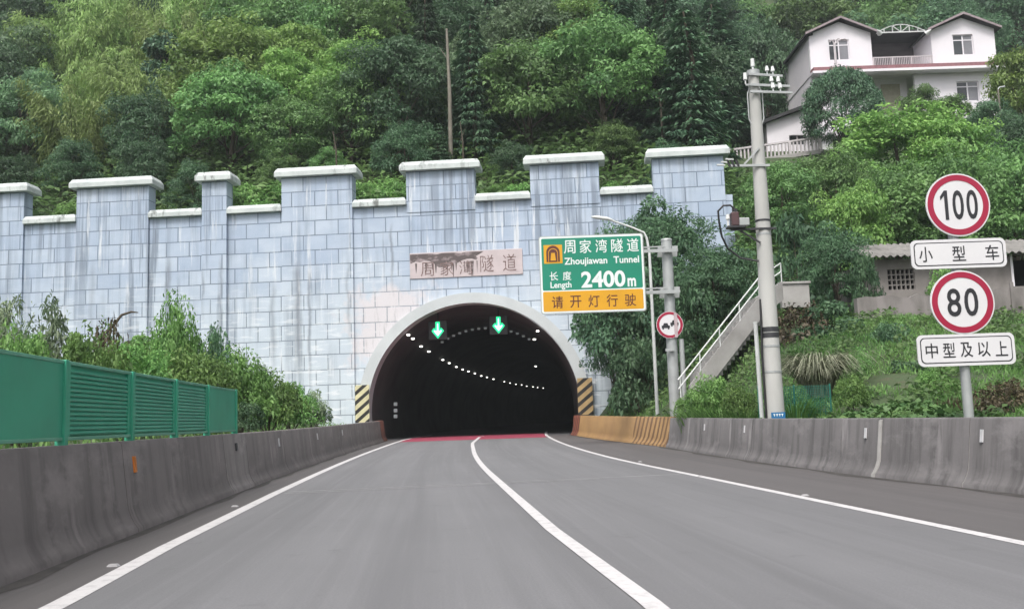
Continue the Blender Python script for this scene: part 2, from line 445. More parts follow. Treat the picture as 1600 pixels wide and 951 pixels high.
M['old_conc'] = plain('mossy_old_concrete', (.235, .215, .21), .92, var=.35, scale=1.3, stretch=(1.5, 1, .5), dirt=(.10, .095, .085), bmp=.3)
M['stair_conc'] = plain('stair_concrete', (.36, .35, .34), .9, var=.2, scale=.9, dirt=(.24, .23, .22))
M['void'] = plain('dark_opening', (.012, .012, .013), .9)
M['mesh_green'] = plain('teal_wire', (.02, .16, .12), .5, var=.1)
M['bark'] = plain('bark_grey_brown', (.085, .07, .05), .95, var=.35, scale=3, stretch=(2, 2, .5))
M['bark_pale'] = plain('bark_pale', (.20, .185, .15), .9, var=.3, scale=3, stretch=(2, 2, .4))
M['culm'] = plain('bamboo_culm', (.11, .15, .05), .6, var=.25)
M['lamp'] = emit('lamp_glow', (1.0, .97, .90), 3.5)
M['dim_glow'] = emit('lamp_reflector_glow', (.55, .6, .6), .10)
M['sig'] = emit('signal_green_glow', (.02, .55, .25), .9)
M['sig_core'] = emit('signal_white_core', (.55, 1.0, .80), 1.3)
L = {
 'broad': leaf_mat('leaf_mid_green', (0.075, 0.157, 0.053), (0.181, 0.321, 0.106)),
 'bright': leaf_mat('leaf_fresh_green', (0.110, 0.212, 0.055), (0.260, 0.403, 0.110)),
 'bamboo': leaf_mat('leaf_bamboo', (0.176, 0.275, 0.077), (0.319, 0.451, 0.154), .35),
 'dark': leaf_mat('leaf_dark_green', (0.048, 0.109, 0.057), (0.115, 0.218, 0.108)),
 'conifer': leaf_mat('needle_dark_green', (0.033, 0.080, 0.042), (0.081, 0.158, 0.077), .12),
 'grey': leaf_mat('leaf_greyish_green', (0.077, 0.146, 0.075), (0.198, 0.316, 0.160)),
 'shrub': leaf_mat('leaf_shrub_green', (0.086, 0.193, 0.051), (0.232, 0.412, 0.123)),
 'silver': leaf_mat('leaf_silvery_green', (0.105, 0.168, 0.089), (0.336, 0.410, 0.263)),
 'tuft': leaf_mat('grass_blade_silvery', (.13, .16, .085), (.46, .48, .35), .2),
 'grass': leaf_mat('grass_blade_green', (0.058, 0.138, 0.032), (0.158, 0.281, 0.080), .25),
 'dry': leaf_mat('leaf_brownish', (.06, .05, .028), (.12, .10, .055), .15),
 'vine': leaf_mat('leaf_vine', (0.050, 0.139, 0.039), (0.154, 0.316, 0.099), .2),
}

# ------------------------------------------------------------------ road path
HEAD0 = math.atan2(129, FPX) * -1.0         # the near road runs 4.9 degrees left of the camera axis
DN = Vector((math.sin(HEAD0), math.cos(HEAD0))); NN = Vector((math.cos(HEAD0), -math.sin(HEAD0)))
def off(s): return max(0.0, s-20)**2/780.0
def zroad(Y):
    Y = min(Y, 52.0)
    return 0.0 if Y < 15 else .22*((Y-15)/35)**2
TX, TY = -2.17, 50.0                          # centre of the portal
YAW = -0.078                                 # the portal's right end stands nearer
def centre(s):
    if s <= 50.2:
        p = DN*s + NN*(1.30+off(s)); return p
    p = DN*50.2 + NN*(1.30+off(50.2)); d = s-50.2
    return Vector((p.x + .02*d + d*d/900.0, p.y + d))
def path(s, lat):
    a = centre(s-.05); b = centre(s+.05); t = (b-a).normalized(); n = Vector((t.y, -t.x))
    c = centre(s); return Vector((c.x + n.x*lat, c.y + n.y*lat, zroad(c.y)))
SS = [-30, -15, -6] + [x*1.0 for x in range(-3, 51)]
TS = [50.0 + 3.0*k for k in range(0, 48)]
def interp(x, pts):
    return float(np.interp(x, [p[0] for p in pts], [p[1] for p in pts]))
LAT_L = [(-30, -4.60), (8, -4.62), (18, -4.78), (30, -4.80), (50, -4.82)]
LAT_R = [(-30, 6.05), (11, 6.02), (16, 5.85), (24, 5.95), (31, 6.12), (33, 6.05), (40, 5.4), (49.5, 4.6)]
EDGE_L = [(-30, -3.80), (6.8, -3.84), (10, -3.95), (17, -4.03), (60, -3.98)]
CEN = [(-30, 0), (6, 0), (10, -.1), (36, -.15), (42, -.22), (48, -.1), (60, 0)]
EDGE_R = [(-30, 3.50), (17, 3.48), (25, 3.38), (60, 3.40)]
def strip(name, mat, la, lb, ss, dz, kind='structure', parent=None):
    mb = MB(); mb.uv = []
    for s in ss:
        for l in (la(s), lb(s)):
            p = path(s, l); mb.v.append((p.x, p.y, p.z+dz)); mb.uv.append((l, s))
    for i in range(len(ss)-1): mb.f.append((2*i, 2*i+1, 2*i+3, 2*i+2))
    o = mb.build(name, mat)
    if kind: tag(o, kind=kind)
    return o
strip('road', M['asphalt'], lambda s: interp(s, EDGE_L)-.05, lambda s: interp(s, EDGE_R)+.05, SS, 0)
strip('road_shoulder', M['shoulder'], lambda s: interp(s, LAT_L)-.35, lambda s: interp(s, EDGE_L)-.05, SS, 0)
strip('road_shoulder', M['shoulder'], lambda s: interp(s, EDGE_R)+.05, lambda s: interp(s, LAT_R)+.35, SS, 0)
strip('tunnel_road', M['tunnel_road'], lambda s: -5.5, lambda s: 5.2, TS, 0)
SF = [x*1.0 for x in range(-10, 51)]
strip('road_marking', M['line'], lambda s: interp(s, EDGE_L)-.085, lambda s: interp(s, EDGE_L)+.085, SF + [53, 57, 62], .004)
strip('road_marking', M['line'], lambda s: interp(s, CEN)-.07, lambda s: interp(s, CEN)+.07, SF + [53], .008)
strip('road_marking', M['line'], lambda s: interp(s, EDGE_R)-.07, lambda s: interp(s, EDGE_R)+.07, SF + [53, 57, 62], .004)
strip('road_surface_red', M['red_road'], lambda s: -3.88, lambda s: 3.3, [47.0, 49, 52, 56], .0035)
for (sa, la_, sb, lb_) in ((16.9, -3.85, 17.55, 1.7), (17.25, -3.85, 17.95, 3.3)):
    a_, b_ = path(sa, la_), path(sb, lb_); up_ = Vector((0, .05, 0)); dz_ = Vector((0, 0, .0035))
    m_ = MB(); nj = 8
    for k in range(nj+1):
        q = a_.lerp(b_, k/nj) + dz_; q.z = zroad(q.y) + .0045; m_.v += [tuple(q), tuple(q+up_)]
    m_.f = [(2*k, 2*k+2, 2*k+3, 2*k+1) for k in range(nj)]
    tag(m_.build('road_joint', M['seam']), kind='structure')

strip('gutter_grime_shade', M['foot_grime_shade'], lambda s: interp(s, LAT_L)+.015, lambda s: interp(s, LAT_L)+.13+.05*math.sin(s*1.7)+.03*math.sin(s*4.1), SF, .003)  # strips of grit and painted contact shadow along both barrier feet
strip('gutter_grime_shade', M['foot_grime_shade'], lambda s: interp(s, LAT_R)-.20-.08*math.sin(s*1.3)-.04*math.sin(s*3.7), lambda s: interp(s, LAT_R)-.015, [q for q in SF if q < 50], .003)
def stud(px, py, lab):
    d = ray(px, py); p = Vector((0, 0, CAMH)) + d*(-CAMH/d.z); p.z = zroad(p.y)
    m = MB(True); m.v = [(-.06,-.05,0),(.06,-.05,0),(.06,.05,0),(-.06,.05,0),(-.04,-.03,.025),(.04,-.03,.025),(.04,.03,.025),(-.04,.03,.025)]
    m.f = [(0,3,2,1),(4,5,6,7),(0,1,5,4),(1,2,6,5),(2,3,7,6),(3,0,4,7)]
    o = m.build('road_stud', M['seam']); o.location = p; o.scale = (.8, .7, .8); tag(o, lab, 'road stud', 'road studs beside the edge lines')
stud(177, 884, 'pale road stud beside the left edge line, nearest to the camera')
stud(367, 791, 'pale road stud beside the left edge line, second from the camera')
stud(1258, 774, 'pale road stud beside the right edge line, nearest to the camera')
stud(1094, 744, 'pale road stud beside the right edge line, second from the camera')
stud(1000, 722, 'pale road stud beside the right edge line, third from the camera')
# ------------------------------------------------------------------ terrain
def sm(x): x = np.clip(x, 0, 1); return x*x*(3-2*x)
_ys = np.array([centre(s).y for s in np.linspace(-40, 200, 400)]); _xs = np.array([centre(s).x for s in np.linspace(-40, 200, 400)])
_rb = np.array([interp(s, LAT_R) for s in np.linspace(-40, 200, 400)])
ZR = [(-60, .5), (10, .62), (18, .8), (22, 1.25), (27, 2.2), (33, 3.9), (36, 4.45), (43, 4.9), (50, 8.5), (60, 13.8), (67, 18.2), (71, 20.6), (88, 21.2), (96, 28), (130, 62), (200, 125)]
def vcoord(X, Y): return Y + (np.clip(X, -45, 45) - TX)*math.tan(-YAW)
def _bumps(X, Y):
    return .22*np.sin(X*.9+Y*.5)*np.cos(Y*.8-X*.3) + .12*np.sin(X*2.1-Y*1.7)
def height(X, Y):
    X = np.asarray(X, float); Y = np.asarray(Y, float)
    v = vcoord(X, Y)
    cx = np.interp(Y, _ys, _xs); lat = X - cx; rb = np.interp(Y, _ys, _rb)
    zr = .22*(np.clip(Y-15, 0, 37)/35)**2
    corridor = zr - .14
    left = zr + .45 + 2.3*sm((-5.6-lat)/10.0)*sm((Y-4)/12.0) + .9*sm((-14-lat)/12)
    left = np.where(lat < -5.35, left + .4*_bumps(X, Y)*sm((-6.5-lat)/4), corridor)
    zR = np.interp(Y, [p[0] for p in ZR], [p[1] for p in ZR])
    right = zr + .45 + (zR-.45-zr)*sm((lat-rb-.7)/5.5) + .5*_bumps(X, Y)*sm((lat-rb-2)/4)*(Y < 64)
    front = np.where(lat > rb+.45, right, left)
    zH = 11.4 + .72*np.maximum(0, v-51.5) + 1.2*_bumps(X*.35, Y*.35)
    zH = np.where(v > 118, 11.4+.72*66.5+.55*(v-118), zH)
    wx = sm((X-9.5-.8*(1-sm((Y-52)/8.0)))/(8.0-3.0*sm((Y-52)/8.0)))
    back = zH*(1-wx) + zR*wx
    q = np.where(X > 11.4, sm((v-44)/10.0), (v > 50.45)*1.0)
    return front*(1-q) + back*q
def H(x, y): return float(height(x, y))
def make_terrain():
    xs = np.concatenate([np.arange(-160, -46, 6.0), np.arange(-46, -14, 1.4), np.arange(-14, 34, .55), np.arange(34, 60, 1.3), np.arange(60, 181, 6.0)])
    vs = np.concatenate([np.arange(-80, -8, 6.0), np.arange(-8, 12, 1.2), np.arange(12, 50.2, .6), [50.4, 50.5], np.arange(51, 80, .9), np.arange(80, 140, 2.5), np.arange(140, 221, 8.0)])
    X, V = np.meshgrid(xs, vs)
    Y = V - (np.clip(X, -45, 45) - TX)*math.tan(-YAW)
    Zs = height(X, Y)
    nx = len(xs); verts = np.stack([X, Y, Zs], -1).reshape(-1, 3)
    faces = []
    for j in range(len(vs)-1):
        for i in range(nx-1):
            if 50.0 <= vs[j] <= 50.45 and abs((xs[i]+xs[i+1])/2 - TX) < 6.6: continue
            a = j*nx+i; faces.append((a, a+1, a+nx+1, a+nx))
    mb = MB(); mb.v = [tuple(p) for p in verts]; mb.f = faces
    o = mb.build('ground_terrain', M['ground'])
    o.data.polygons.foreach_set('use_smooth', [True]*len(o.data.polygons))
    tag(o, kind='structure')
make_terrain()

# ------------------------------------------------------------------ tunnel portal
RT = empty('tunnel_portal', (TX, TY, 0), 'pale blue block tunnel portal with white-capped battlements and a round arch', 'tunnel portal', rz=YAW)
WN = Vector((math.sin(YAW), -math.cos(YAW), 0)) * 1.0
WX = Vector((math.cos(YAW), math.sin(YAW), 0))
WY = Vector((-math.sin(YAW), math.cos(YAW), 0))
def wl(px, py):
    p = on_plane(px, py, (TX, TY, 0), WY) - Vector((TX, TY, 0))
    return p.dot(WX), p.z
AR, AZ = 5.53, 1.68
CREN = np.mean([wl(x, y)[1] for x, y in ((75, 341), (273, 336), (398, 324), (592, 316), (786, 309), (980, 300))])
MERL = np.mean([wl(x, y)[1] for x, y in ((178, 285), (495, 267), (687, 258), (881, 250), (1075, 241))])
WLEFT, WRIGHT = -31.0, wl(1152, 420)[0]
mb = MB(True)
wt = CREN - .21
RO = AR + .22
mb.box(WLEFT, -RO, 0, .9, -.6, wt)
mb.box(RO, wl(1133, 400)[0], 0, .9, -.6, wt)
aa = [PI*k/40 for k in range(41)]
for a, b in zip(aa[:-1], aa[1:]):
    x1, z1, x0, z0 = RO*math.cos(a), AZ+RO*math.sin(a), RO*math.cos(b), AZ+RO*math.sin(b)
    mb.prism_y([(x0, z0), (x1, z1), (x1, wt), (x0, wt)], 0, .9)
mb.build('wall', M['wall'], RT)
MB(True).box(wl(1133, 400)[0], WRIGHT, .12, .9, 0, wl(1140, 303)[1]).build('end_pier', M['wall'], RT)
merl = [(-274, -146), (-82, 40), (122, 234), (318, 356), (441, 551), (635, 742), (829, 937), (1021, 1133)]
copX = []
def coping(x0, x1, y0, y1, z, h, c):
    "slab with sloped shoulders"
    m = MB(True); b = z+h*.55; t = z+h
    m.v = [(x0,y0,z),(x1,y0,z),(x1,y1,z),(x0,y1,z),(x0,y0,b),(x1,y0,b),(x1,y1,b),(x0,y1,b),(x0+c,y0+c,t),(x1-c,y0+c,t),(x1-c,y1-c,t),(x0+c,y1-c,t)]
    m.f = [(0,3,2,1),(0,1,5,4),(1,2,6,5),(2,3,7,6),(3,0,4,7),(4,5,9,8),(5,6,10,9),(6,7,11,10),(7,4,8,11),(8,9,10,11)]
    return m
for i, (a, b) in enumerate(merl):
    x0 = wl(a, 300)[0]; x1 = wl(b, 300)[0]
    zb = -.6 if b < 560 else wt-.4
    if i == 7: zb = 2.0
    zt = MERL - .25
    p = (.13 if i < 5 else .035) if i != 3 else .2
    m = MB(True).box(x0, x1, -p, 0.72, max(zb, wt-.02) if False else wt-.02, zt)
    m.box(x0, x1, -p, -.003, zb, wt-.023)
    m.build('merlon', M['wall'], RT)
    coping(x0-.33, x1+.33, -p-.28, 1.05, zt, .50, .14).build('merlon_coping', M['coping'], RT, bevel=.025)
    copX.append((x0, x1))
for (a0, a1), (b0, b1) in zip(copX[:-1], copX[1:]):
    coping(a1+.006, b0-.006, -.24, .98, wt+.003, .42, .10).build('crenel_coping', M['coping'], RT, bevel=.02)
MB(True).ring_y(0, AZ, AR, AR+.54, -.16, .8, R(-18), R(198), 72).build('arch_surround', M['ring'], RT, smooth=True)
TOFF = TX - centre(50.0).x
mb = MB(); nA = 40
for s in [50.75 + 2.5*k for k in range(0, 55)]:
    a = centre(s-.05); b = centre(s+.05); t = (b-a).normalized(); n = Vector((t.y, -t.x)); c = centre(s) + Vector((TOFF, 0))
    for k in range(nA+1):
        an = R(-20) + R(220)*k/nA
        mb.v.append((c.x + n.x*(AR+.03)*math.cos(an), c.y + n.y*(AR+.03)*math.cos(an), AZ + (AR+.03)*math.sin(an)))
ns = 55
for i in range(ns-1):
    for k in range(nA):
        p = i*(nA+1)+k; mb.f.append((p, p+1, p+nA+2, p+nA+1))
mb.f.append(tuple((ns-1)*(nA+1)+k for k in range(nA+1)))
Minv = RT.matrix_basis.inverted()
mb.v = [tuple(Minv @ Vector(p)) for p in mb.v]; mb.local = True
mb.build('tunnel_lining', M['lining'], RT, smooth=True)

# ------------------------------------------------------------------ lettering
def text_mesh(body, x0, x1, z0, z1, y, thick=.006, bold=.0):
    "lettering fitted into the rectangle x0..x1, z0..z1 on the plane y, facing -Y; returns verts, faces"
    cu = bpy.data.curves.new('txt', 'FONT'); cu.body = body; cu.size = 1.0; cu.extrude = .5; cu.offset = bold; cu.resolution_u = 4
    o = bpy.data.objects.new('txt', cu); COL.objects.link(o)
    dg = bpy.context.evaluated_depsgraph_get()
    me = bpy.data.meshes.new_from_object(o.evaluated_get(dg))
    n = len(me.vertices); co = np.zeros(n*3); me.vertices.foreach_get('co', co); co = co.reshape(-1, 3)
    fs = [tuple(p.vertices) for p in me.polygons]
    bpy.data.objects.remove(o); bpy.data.curves.remove(cu); bpy.data.meshes.remove(me)
    mn, mx = co.min(0), co.max(0)
    X = x0 + (co[:, 0]-mn[0])/(mx[0]-mn[0])*(x1-x0); Z = z0 + (co[:, 1]-mn[1])/(mx[1]-mn[1])*(z1-z0)
    Y = y - (co[:, 2]+.5)*thick
    return list(zip(X, Y, Z)), fs
def letters(items, name, mat, parent, local=False):
    "each character or word its own part of the sign it stands on"
    for it in items:
        mb = MB(local); mb.v, mb.f = text_mesh(*it); mb.build(name, mat, parent)

# name plaque, a pinkish slab with worn calligraphy, the stained left half darker
x0, z0 = wl(641, 436); x1, z1 = wl(816, 388)
PY = -.05
pl = MB(True).box(x0, x1, PY, 0, z0, z1).build('name_plaque', M['plaque'], RT, bevel=.015)
def plaque_stain():
    m, nt, bs = new_mat('plaque_grime')
    v = coords(nt, 'Object', (1.1, 1, 2.0)); n = noise(nt, v, 1.6, 6, .65)
    n2 = noise(nt, coords(nt, 'Object', (4, 1, .8)), 1.0, 5)
    c = mixc(nt, ramp(nt, n, [(.50, 0), (.66, 1)]), (.075, .06, .06), (.36, .30, .31))
    c = mixc(nt, math_n(nt, 'MULTIPLY', n2, .5), c, (.16, .13, .13))
    nt.links.new(c, bs.inputs['Base Color']); bs.inputs['Roughness'].default_value = .85
    return m
M['grime'] = plaque_stain()
_a = wl(-150, 470); _b = wl(29, 430)
MB(True).box(_a[0], _b[0], -.05, 0, _a[1]-.35, _b[1]-.1).build('name_plaque', plain('rusty_plaque_stone', (.52, .40, .37), .8, var=.3, scale=1.5, stretch=(1.6, 1, .5), dirt=(.34, .20, .15)), RT, bevel=.015)
rs = random.Random(4)
wz = (z1-z0)
# broken facing: exposed darker mortar where the slab's skin has come away
mb = MB(True)
up = []; xx = x0+.03
top = z1-.06
pts = [(x0+.02, top), (x0+.02, z1-.34*wz)]
for k in range(15):
    f = k/14; pts.append((x0+.05+f*(x1-x0)*.585, z1-wz*(.36+.20*rs.random()-.08*math.sin(f*9))))
pts += [(x0+(x1-x0)*.605, z1-wz*.30), (x0+(x1-x0)*.59, z1-wz*.22), (x0+(x1-x0)*.63, z1-wz*.13), (x0+(x1-x0)*.66, top), (x0+(x1-x0)*.50, top), (x0+(x1-x0)*.46, top-.05), (x0+(x1-x0)*.40, top-.01), (x0+(x1-x0)*.29, top), (x0+(x1-x0)*.24, top-.06), (x0+(x1-x0)*.20, top)]
mb.prism_y(pts, PY-.004, PY)
mb.build('worn_facing', M['grime'], pl)
for k in range(16):
    xd_ = x0+(x1-x0)*(.03+.57*rs.random()); wd_ = .02+.06*rs.random(); l_ = wz*(.25+.5*rs.random())
    zt_ = z1-wz*.40
    MB(True).prism_y([(xd_-wd_*.3, max(z0+.02, zt_-l_)), (xd_+wd_*.2, max(z0+.02, zt_-l_)), (xd_+wd_, zt_), (xd_-wd_, zt_)], PY-.0035, PY-.0005).build('stain_run', M['grime'], pl)
mb = MB(True)
def cell(k, wch=.118):
    cxs = [.155, .33, .50, .685, .885]
    return x0+(x1-x0)*(cxs[k]-wch/2), x0+(x1-x0)*(cxs[k]+wch/2)
items = []
for k, ch in enumerate('周家湾隧道'):
    a, b = cell(k)
    items.append((ch, a, b, z0+wz*(.08 if k < 3 else .14), z0+wz*(.62 if k < 3 else .80), PY-.005, .006, -.004))
letters(items, 'character', M['plaque_ink'], pl, True)

# ------------------------------------------------------------------ hazard boards beside the opening
def clip_rect(poly, x0, x1, z0, z1):
    def cut(p, f, g):
        out = []
        for i in range(len(p)):
            a, b = p[i], p[(i+1) % len(p)]; fa, fb = f(a), f(b)
            if fa >= 0: out.append(a)
            if (fa >= 0) != (fb >= 0):
                t = fa/(fa-fb); out.append((a[0]+(b[0]-a[0])*t, a[1]+(b[1]-a[1])*t))
        return out
    for f in (lambda q: q[0]-x0, lambda q: x1-q[0], lambda q: q[1]-z0, lambda q: z1-q[1]):
        poly = cut(poly, f, None)
        if len(poly) < 3: return []
    return poly
def stripes(mb, x0, x1, z0, z1, y, pitch, rise, thick=.004, duty=.45):
    z = z0 - abs(rise) - pitch
    while z < z1 + abs(rise):
        q = clip_rect([(x0, z), (x1, z+rise), (x1, z+rise+pitch*duty), (x0, z+pitch*duty)], x0, x1, z0, z1)
        if len(q) >= 3: mb.prism_y(q, y-thick, y)
        z += pitch
    return mb
for (pa, pb, pitch, mat, lab) in (((557, 660, 578, 601), None, .50, 'haz_yellow', 'pale yellow and black striped hazard board left of the tunnel arch'),
                                  ((904, 648, 925, 590), None, .50, 'haz_amber', 'amber and black striped hazard board right of the tunnel arch')):
    bx0, bz0 = wl(pa[0], pa[1]); bx1, bz1 = wl(pa[2], pa[3])
    base = RT.location + WX*((bx0+bx1)/2) + WY*(-.2) + Vector((0, 0, bz0))
    e = empty('hazard_marker', base, lab, 'hazard board', 'striped boards at the tunnel mouth', YAW)
    hw = (bx1-bx0)/2; hh = bz1-bz0
    MB(True).box(-hw, hw, -.02, .03, 0, hh).build('board', M[mat], e)
    stripes(MB(True), -hw, hw, 0, hh, -.0205, pitch, .62).build('stripe', M['haz_black'], e)

# ------------------------------------------------------------------ tunnel lights and lane signals
def lamp_or_reflector(loc, sx, sz, mat, name, label, group):
    m = MB(True).box(-sx/2, sx/2, -.06, .06, -sz/2, sz/2)
    o = m.build(name, mat, bevel=.02); o.location = loc
    return tag(o, label, 'lamp', group)
LL = [(638,523,53), (645,529,55), (658,541,61), (670,549,66), (692,562,76), (702,567,81), (713,573,87), (723,577,92), (732,580,96), (742,583,101), (752,587,106), (761,589,111), (771,592,116), (788,596,125), (797,598,129), (806,600,133), (815,601,138), (823,603,143), (833,604,148), (840,605,152), (849,606,156)]
first = None
def wall_lamp(px, py, Y, size, label):
    # keep each lamp just inside the lining
    p = at(px, py, Y); 
    for _ in range(30):
        c = centre(50.2 + (p.y-centre(50.2).y)) + Vector((TOFF, 0)); r = math.hypot(p.x-c.x, p.z-AZ)
        if r < AR-.12: break
        p = at(px, py, p.y-.6)
    global first
    k = size
    if first is None:
        first = lamp_or_reflector(p, .17, .08, M['lamp'], 'tunnel_lamp', label, 'lamps inside the tunnel'); o = first
    else:
        o = first.copy(); COL.objects.link(o); o.location = p; o['label'] = label
    o.scale = (k, 1, k)
for i, (px, py, Y) in enumerate(LL):
    wall_lamp(px, py, Y, 1.0 if i < 4 else (.95 if i < 13 else .8), 'small lit lamp in the long curved row along the left tunnel wall' if i >= 2 else ('first and highest lit lamp of the left tunnel row' if i == 0 else 'second lit lamp from the top of the left tunnel row'))
wall_lamp(840, 517, 53, .9, 'upper lit lamp under the right side of the arch')
wall_lamp(835, 530, 57, 1.0, 'lit lamp just below the uppermost one on the right tunnel side')
wall_lamp(837, 572, 66, .75, 'lone lit lamp halfway down the right tunnel side')
for py, t in ((631, 'top'), (641, 'middle'), (650, 'bottom')):
    p = at(618, py, 54.5); o = lamp_or_reflector(p, .2, .2, M['dim_glow'], 'wall_reflector', '%s dim round marker of the three low on the left tunnel wall' % t, 'low markers on the left tunnel wall')  # reflectors, not lamps: their shine is put in as a faint glow
e = empty('contour_light_arch', (centre(62).x+TOFF, 62, 0.2), 'faint dotted arch of dim lights across the tunnel crown', 'light arch')
mb0 = MB()
mb0.ring_y(e.location.x, AZ, AR-.18, AR-.10, 61.97, 62.03, R(58), R(122), 24)
mb0.build('hoop', M['lining'], e)
for k in range(15):
    a = R(122-64*k/14); p = Vector((e.location.x+(AR-.22)*math.cos(a), 61.94, AZ+(AR-.22)*math.sin(a)))
    MB().box(p.x-.09, p.x+.09, 61.9, 61.965, p.z-.06, p.z+.06).build('light', M['dim_glow'], e)
for (px, py, lab) in ((684, 516, 'glowing green down arrow over the left lane'), (779, 508, 'glowing green down arrow over the right lane')):
    p = at(px, py, 51.2)
    e = empty('lane_signal', p, lab, 'lane signal', 'lane control signals in the tunnel mouth')
    MB(True).box(-.5, .5, 0, .18, -.5, .5).build('housing', M['black'], e, bevel=.03)
    MB(True).tube([(0, .09, .5), (0, .09, 1.15)], .04, 8).build('hanger', M['dark_steel'], e)
    arrow = lambda k: [(-.075*k, .42*k), (-.085*k, .02), (-.19*k, .08*k), (-.28*k, -.03*k), (0, -.38*k), (.28*k, -.03*k), (.19*k, .08*k), (.085*k, .02), (.075*k, .42*k)]
    q = arrow(1.0)
    MB(True).prism_y(q, -.012, -.001).build('arrow', M['sig_core'], e)
    # the lit rim of LEDs round the arrow
    mb = MB(True)
    for i in range(len(q)):
        a, b = Vector(q[i]), Vector(q[(i+1) % len(q)]); d = (b-a).normalized(); nn = Vector((-d.y, d.x))*.045
        a = a - d*.03; b = b + d*.03
        mb.prism_y([tuple(a+nn), tuple(a), tuple(b), tuple(b+nn)] if False else [tuple(a-nn), tuple(b-nn), tuple(b+nn), tuple(a+nn)], -.02, -.004)
    mb.build('arrow_rim', M['sig'], e)

# ------------------------------------------------------------------ concrete barriers
def profile(h, side):
    "New-Jersey-like section; lateral offset away from traffic (positive = away), height"
    return [(-.02, -.12), (0, .05), (.035, .09), (.08, .17), (.115, .27), (.20, h-.025), (.222, h), (.46, h), (.48, h-.03), (.55, -.12)]
def barrier_seg(latf, side, h, s0, s1, mat, name, parent, dz=0):
    mb = MB(); mb.uv = []
    pr = profile(h, side); n = max(2, int((s1-s0)/.8)+1); m = len(pr)
    cum = np.concatenate([[0], np.cumsum([math.hypot(pr[i+1][0]-pr[i][0], pr[i+1][1]-pr[i][1]) for i in range(m-1)])])
    for i in range(n):
        s = s0+(s1-s0)*i/(n-1)
        for k, (o, z) in enumerate(pr):
            p = path(s, latf(s)+side*o); mb.v.append((p.x, p.y, p.z+z+dz)); mb.uv.append((s, cum[k]))
    for i in range(n-1):
        for k in range(m-1):
            a = i*m+k; q = (a, a+m, a+m+1, a+1)
            mb.f.append(q if side > 0 else q[::-1])
    c0 = tuple(range(m)); c1 = tuple((n-1)*m+k for k in range(m))
    mb.f.append(c0 if side > 0 else c0[::-1]); mb.f.append(c1[::-1] if side > 0 else c1)
    return mb.build(name, mat, parent, smooth=True)
latL = lambda s: interp(s, LAT_L); latR = lambda s: interp(s, LAT_R)
p = path(12, latL(12)-.2)
eL = empty('concrete_barrier', p, 'long dark stained concrete barrier along the left road edge under the green panels', 'road barrier', 'concrete barriers along the road')
cuts = [-14, -2, 5.8, 11.5, 17.3, 19.4, 24, 29, 34, 39, 44, 48.6]
for i, (a, b) in enumerate(zip(cuts[:-1], cuts[1:])):
    hh = 1.03
    barrier_seg(latL, -1, hh, a+.012, b-.012, M['barrier_l'] if i == 4 else M['barrier'], 'barrier_segment', eL)
for s in cuts[2:-1]:
    lf = lambda q: latL(q)-.022
    barrier_seg(lf, -1, 1.0, s-.011, s+.011, M['joint'], 'joint_filler', eL)
def plate_on(latf, side, h, s, z, ht, wdt, mat, parent, name='reflector'):
    wdt *= .8
    "small delineator plate lying on the barrier face"
    pr = profile(h, side); 
    def o_at(zz): return np.interp(zz, [pr[4][1], pr[5][1]], [pr[4][0], pr[5][0]])
    a = path(s, latf(s)+side*(o_at(z)-.008)); b = path(s, latf(s)+side*(o_at(z+ht)-.008))
    t = (path(s+.1, latf(s+.1))-path(s, latf(s))).normalized()
    a.z += z; b.z += z+ht; mid = (a+b)/2; up = (b-a)/2; nrm = t.cross(up.normalized())
    MB().obox(mid, t*wdt/2, up, nrm*.012).build(name, mat, parent)
for s in (8.05, 11.9, 23.3, 30, 36):
    plate_on(latL, -1, 1.03, s, .62 if s < 9 else .66, .19, .11, M['reflect_o'] if s < 20 else M['reflect_w'], eL)
for (s, z) in ((18.4, .72),):
    plate_on(latL, -1, 1.03, s, z, .14, .2, M['dark_steel'], eL, 'socket')
p = path(49.2, latL(49.2)-.25)
e = empty('barrier_end_block', p, 'short red-brown barrier end block at the left foot of the tunnel', 'barrier end')
barrier_seg(latL, -1, 1.04, 48.65, 50.1, plain('barrier_end_redbrown', (.19, .075, .05), .8, var=.35, scale=2), 'block', e)
p = path(20, latR(20)+.2)
eR = empty('concrete_barrier', p, 'long grey streaked concrete barrier along the right road edge before the grassy bank', 'road barrier', 'concrete barriers along the road')
cutsR = [-10, 2, 8, 12.9, 15.4, 16.9, 22, 27, 31.4]
for i, (a, b) in enumerate(zip(cutsR[:-1], cutsR[1:])):
    barrier_seg(latR, 1, .95, a+.012, b-.012, M['barrier_r'], 'barrier_segment', eR)
for s in cutsR[3:-1]:
    lf = lambda q: latR(q)+.022 - (.04 if s == 15.4 else .012)
    barrier_seg(lf, 1, .93, s-(.05 if s == 15.4 else .015), s+(.05 if s == 15.4 else .015), M['joint'], 'joint_filler', eR)
for s in (12.6, 15.9, 22.6, 26.5): plate_on(latR, 1, .95, s, .62, .17, .07, M['reflect_w'], eR)
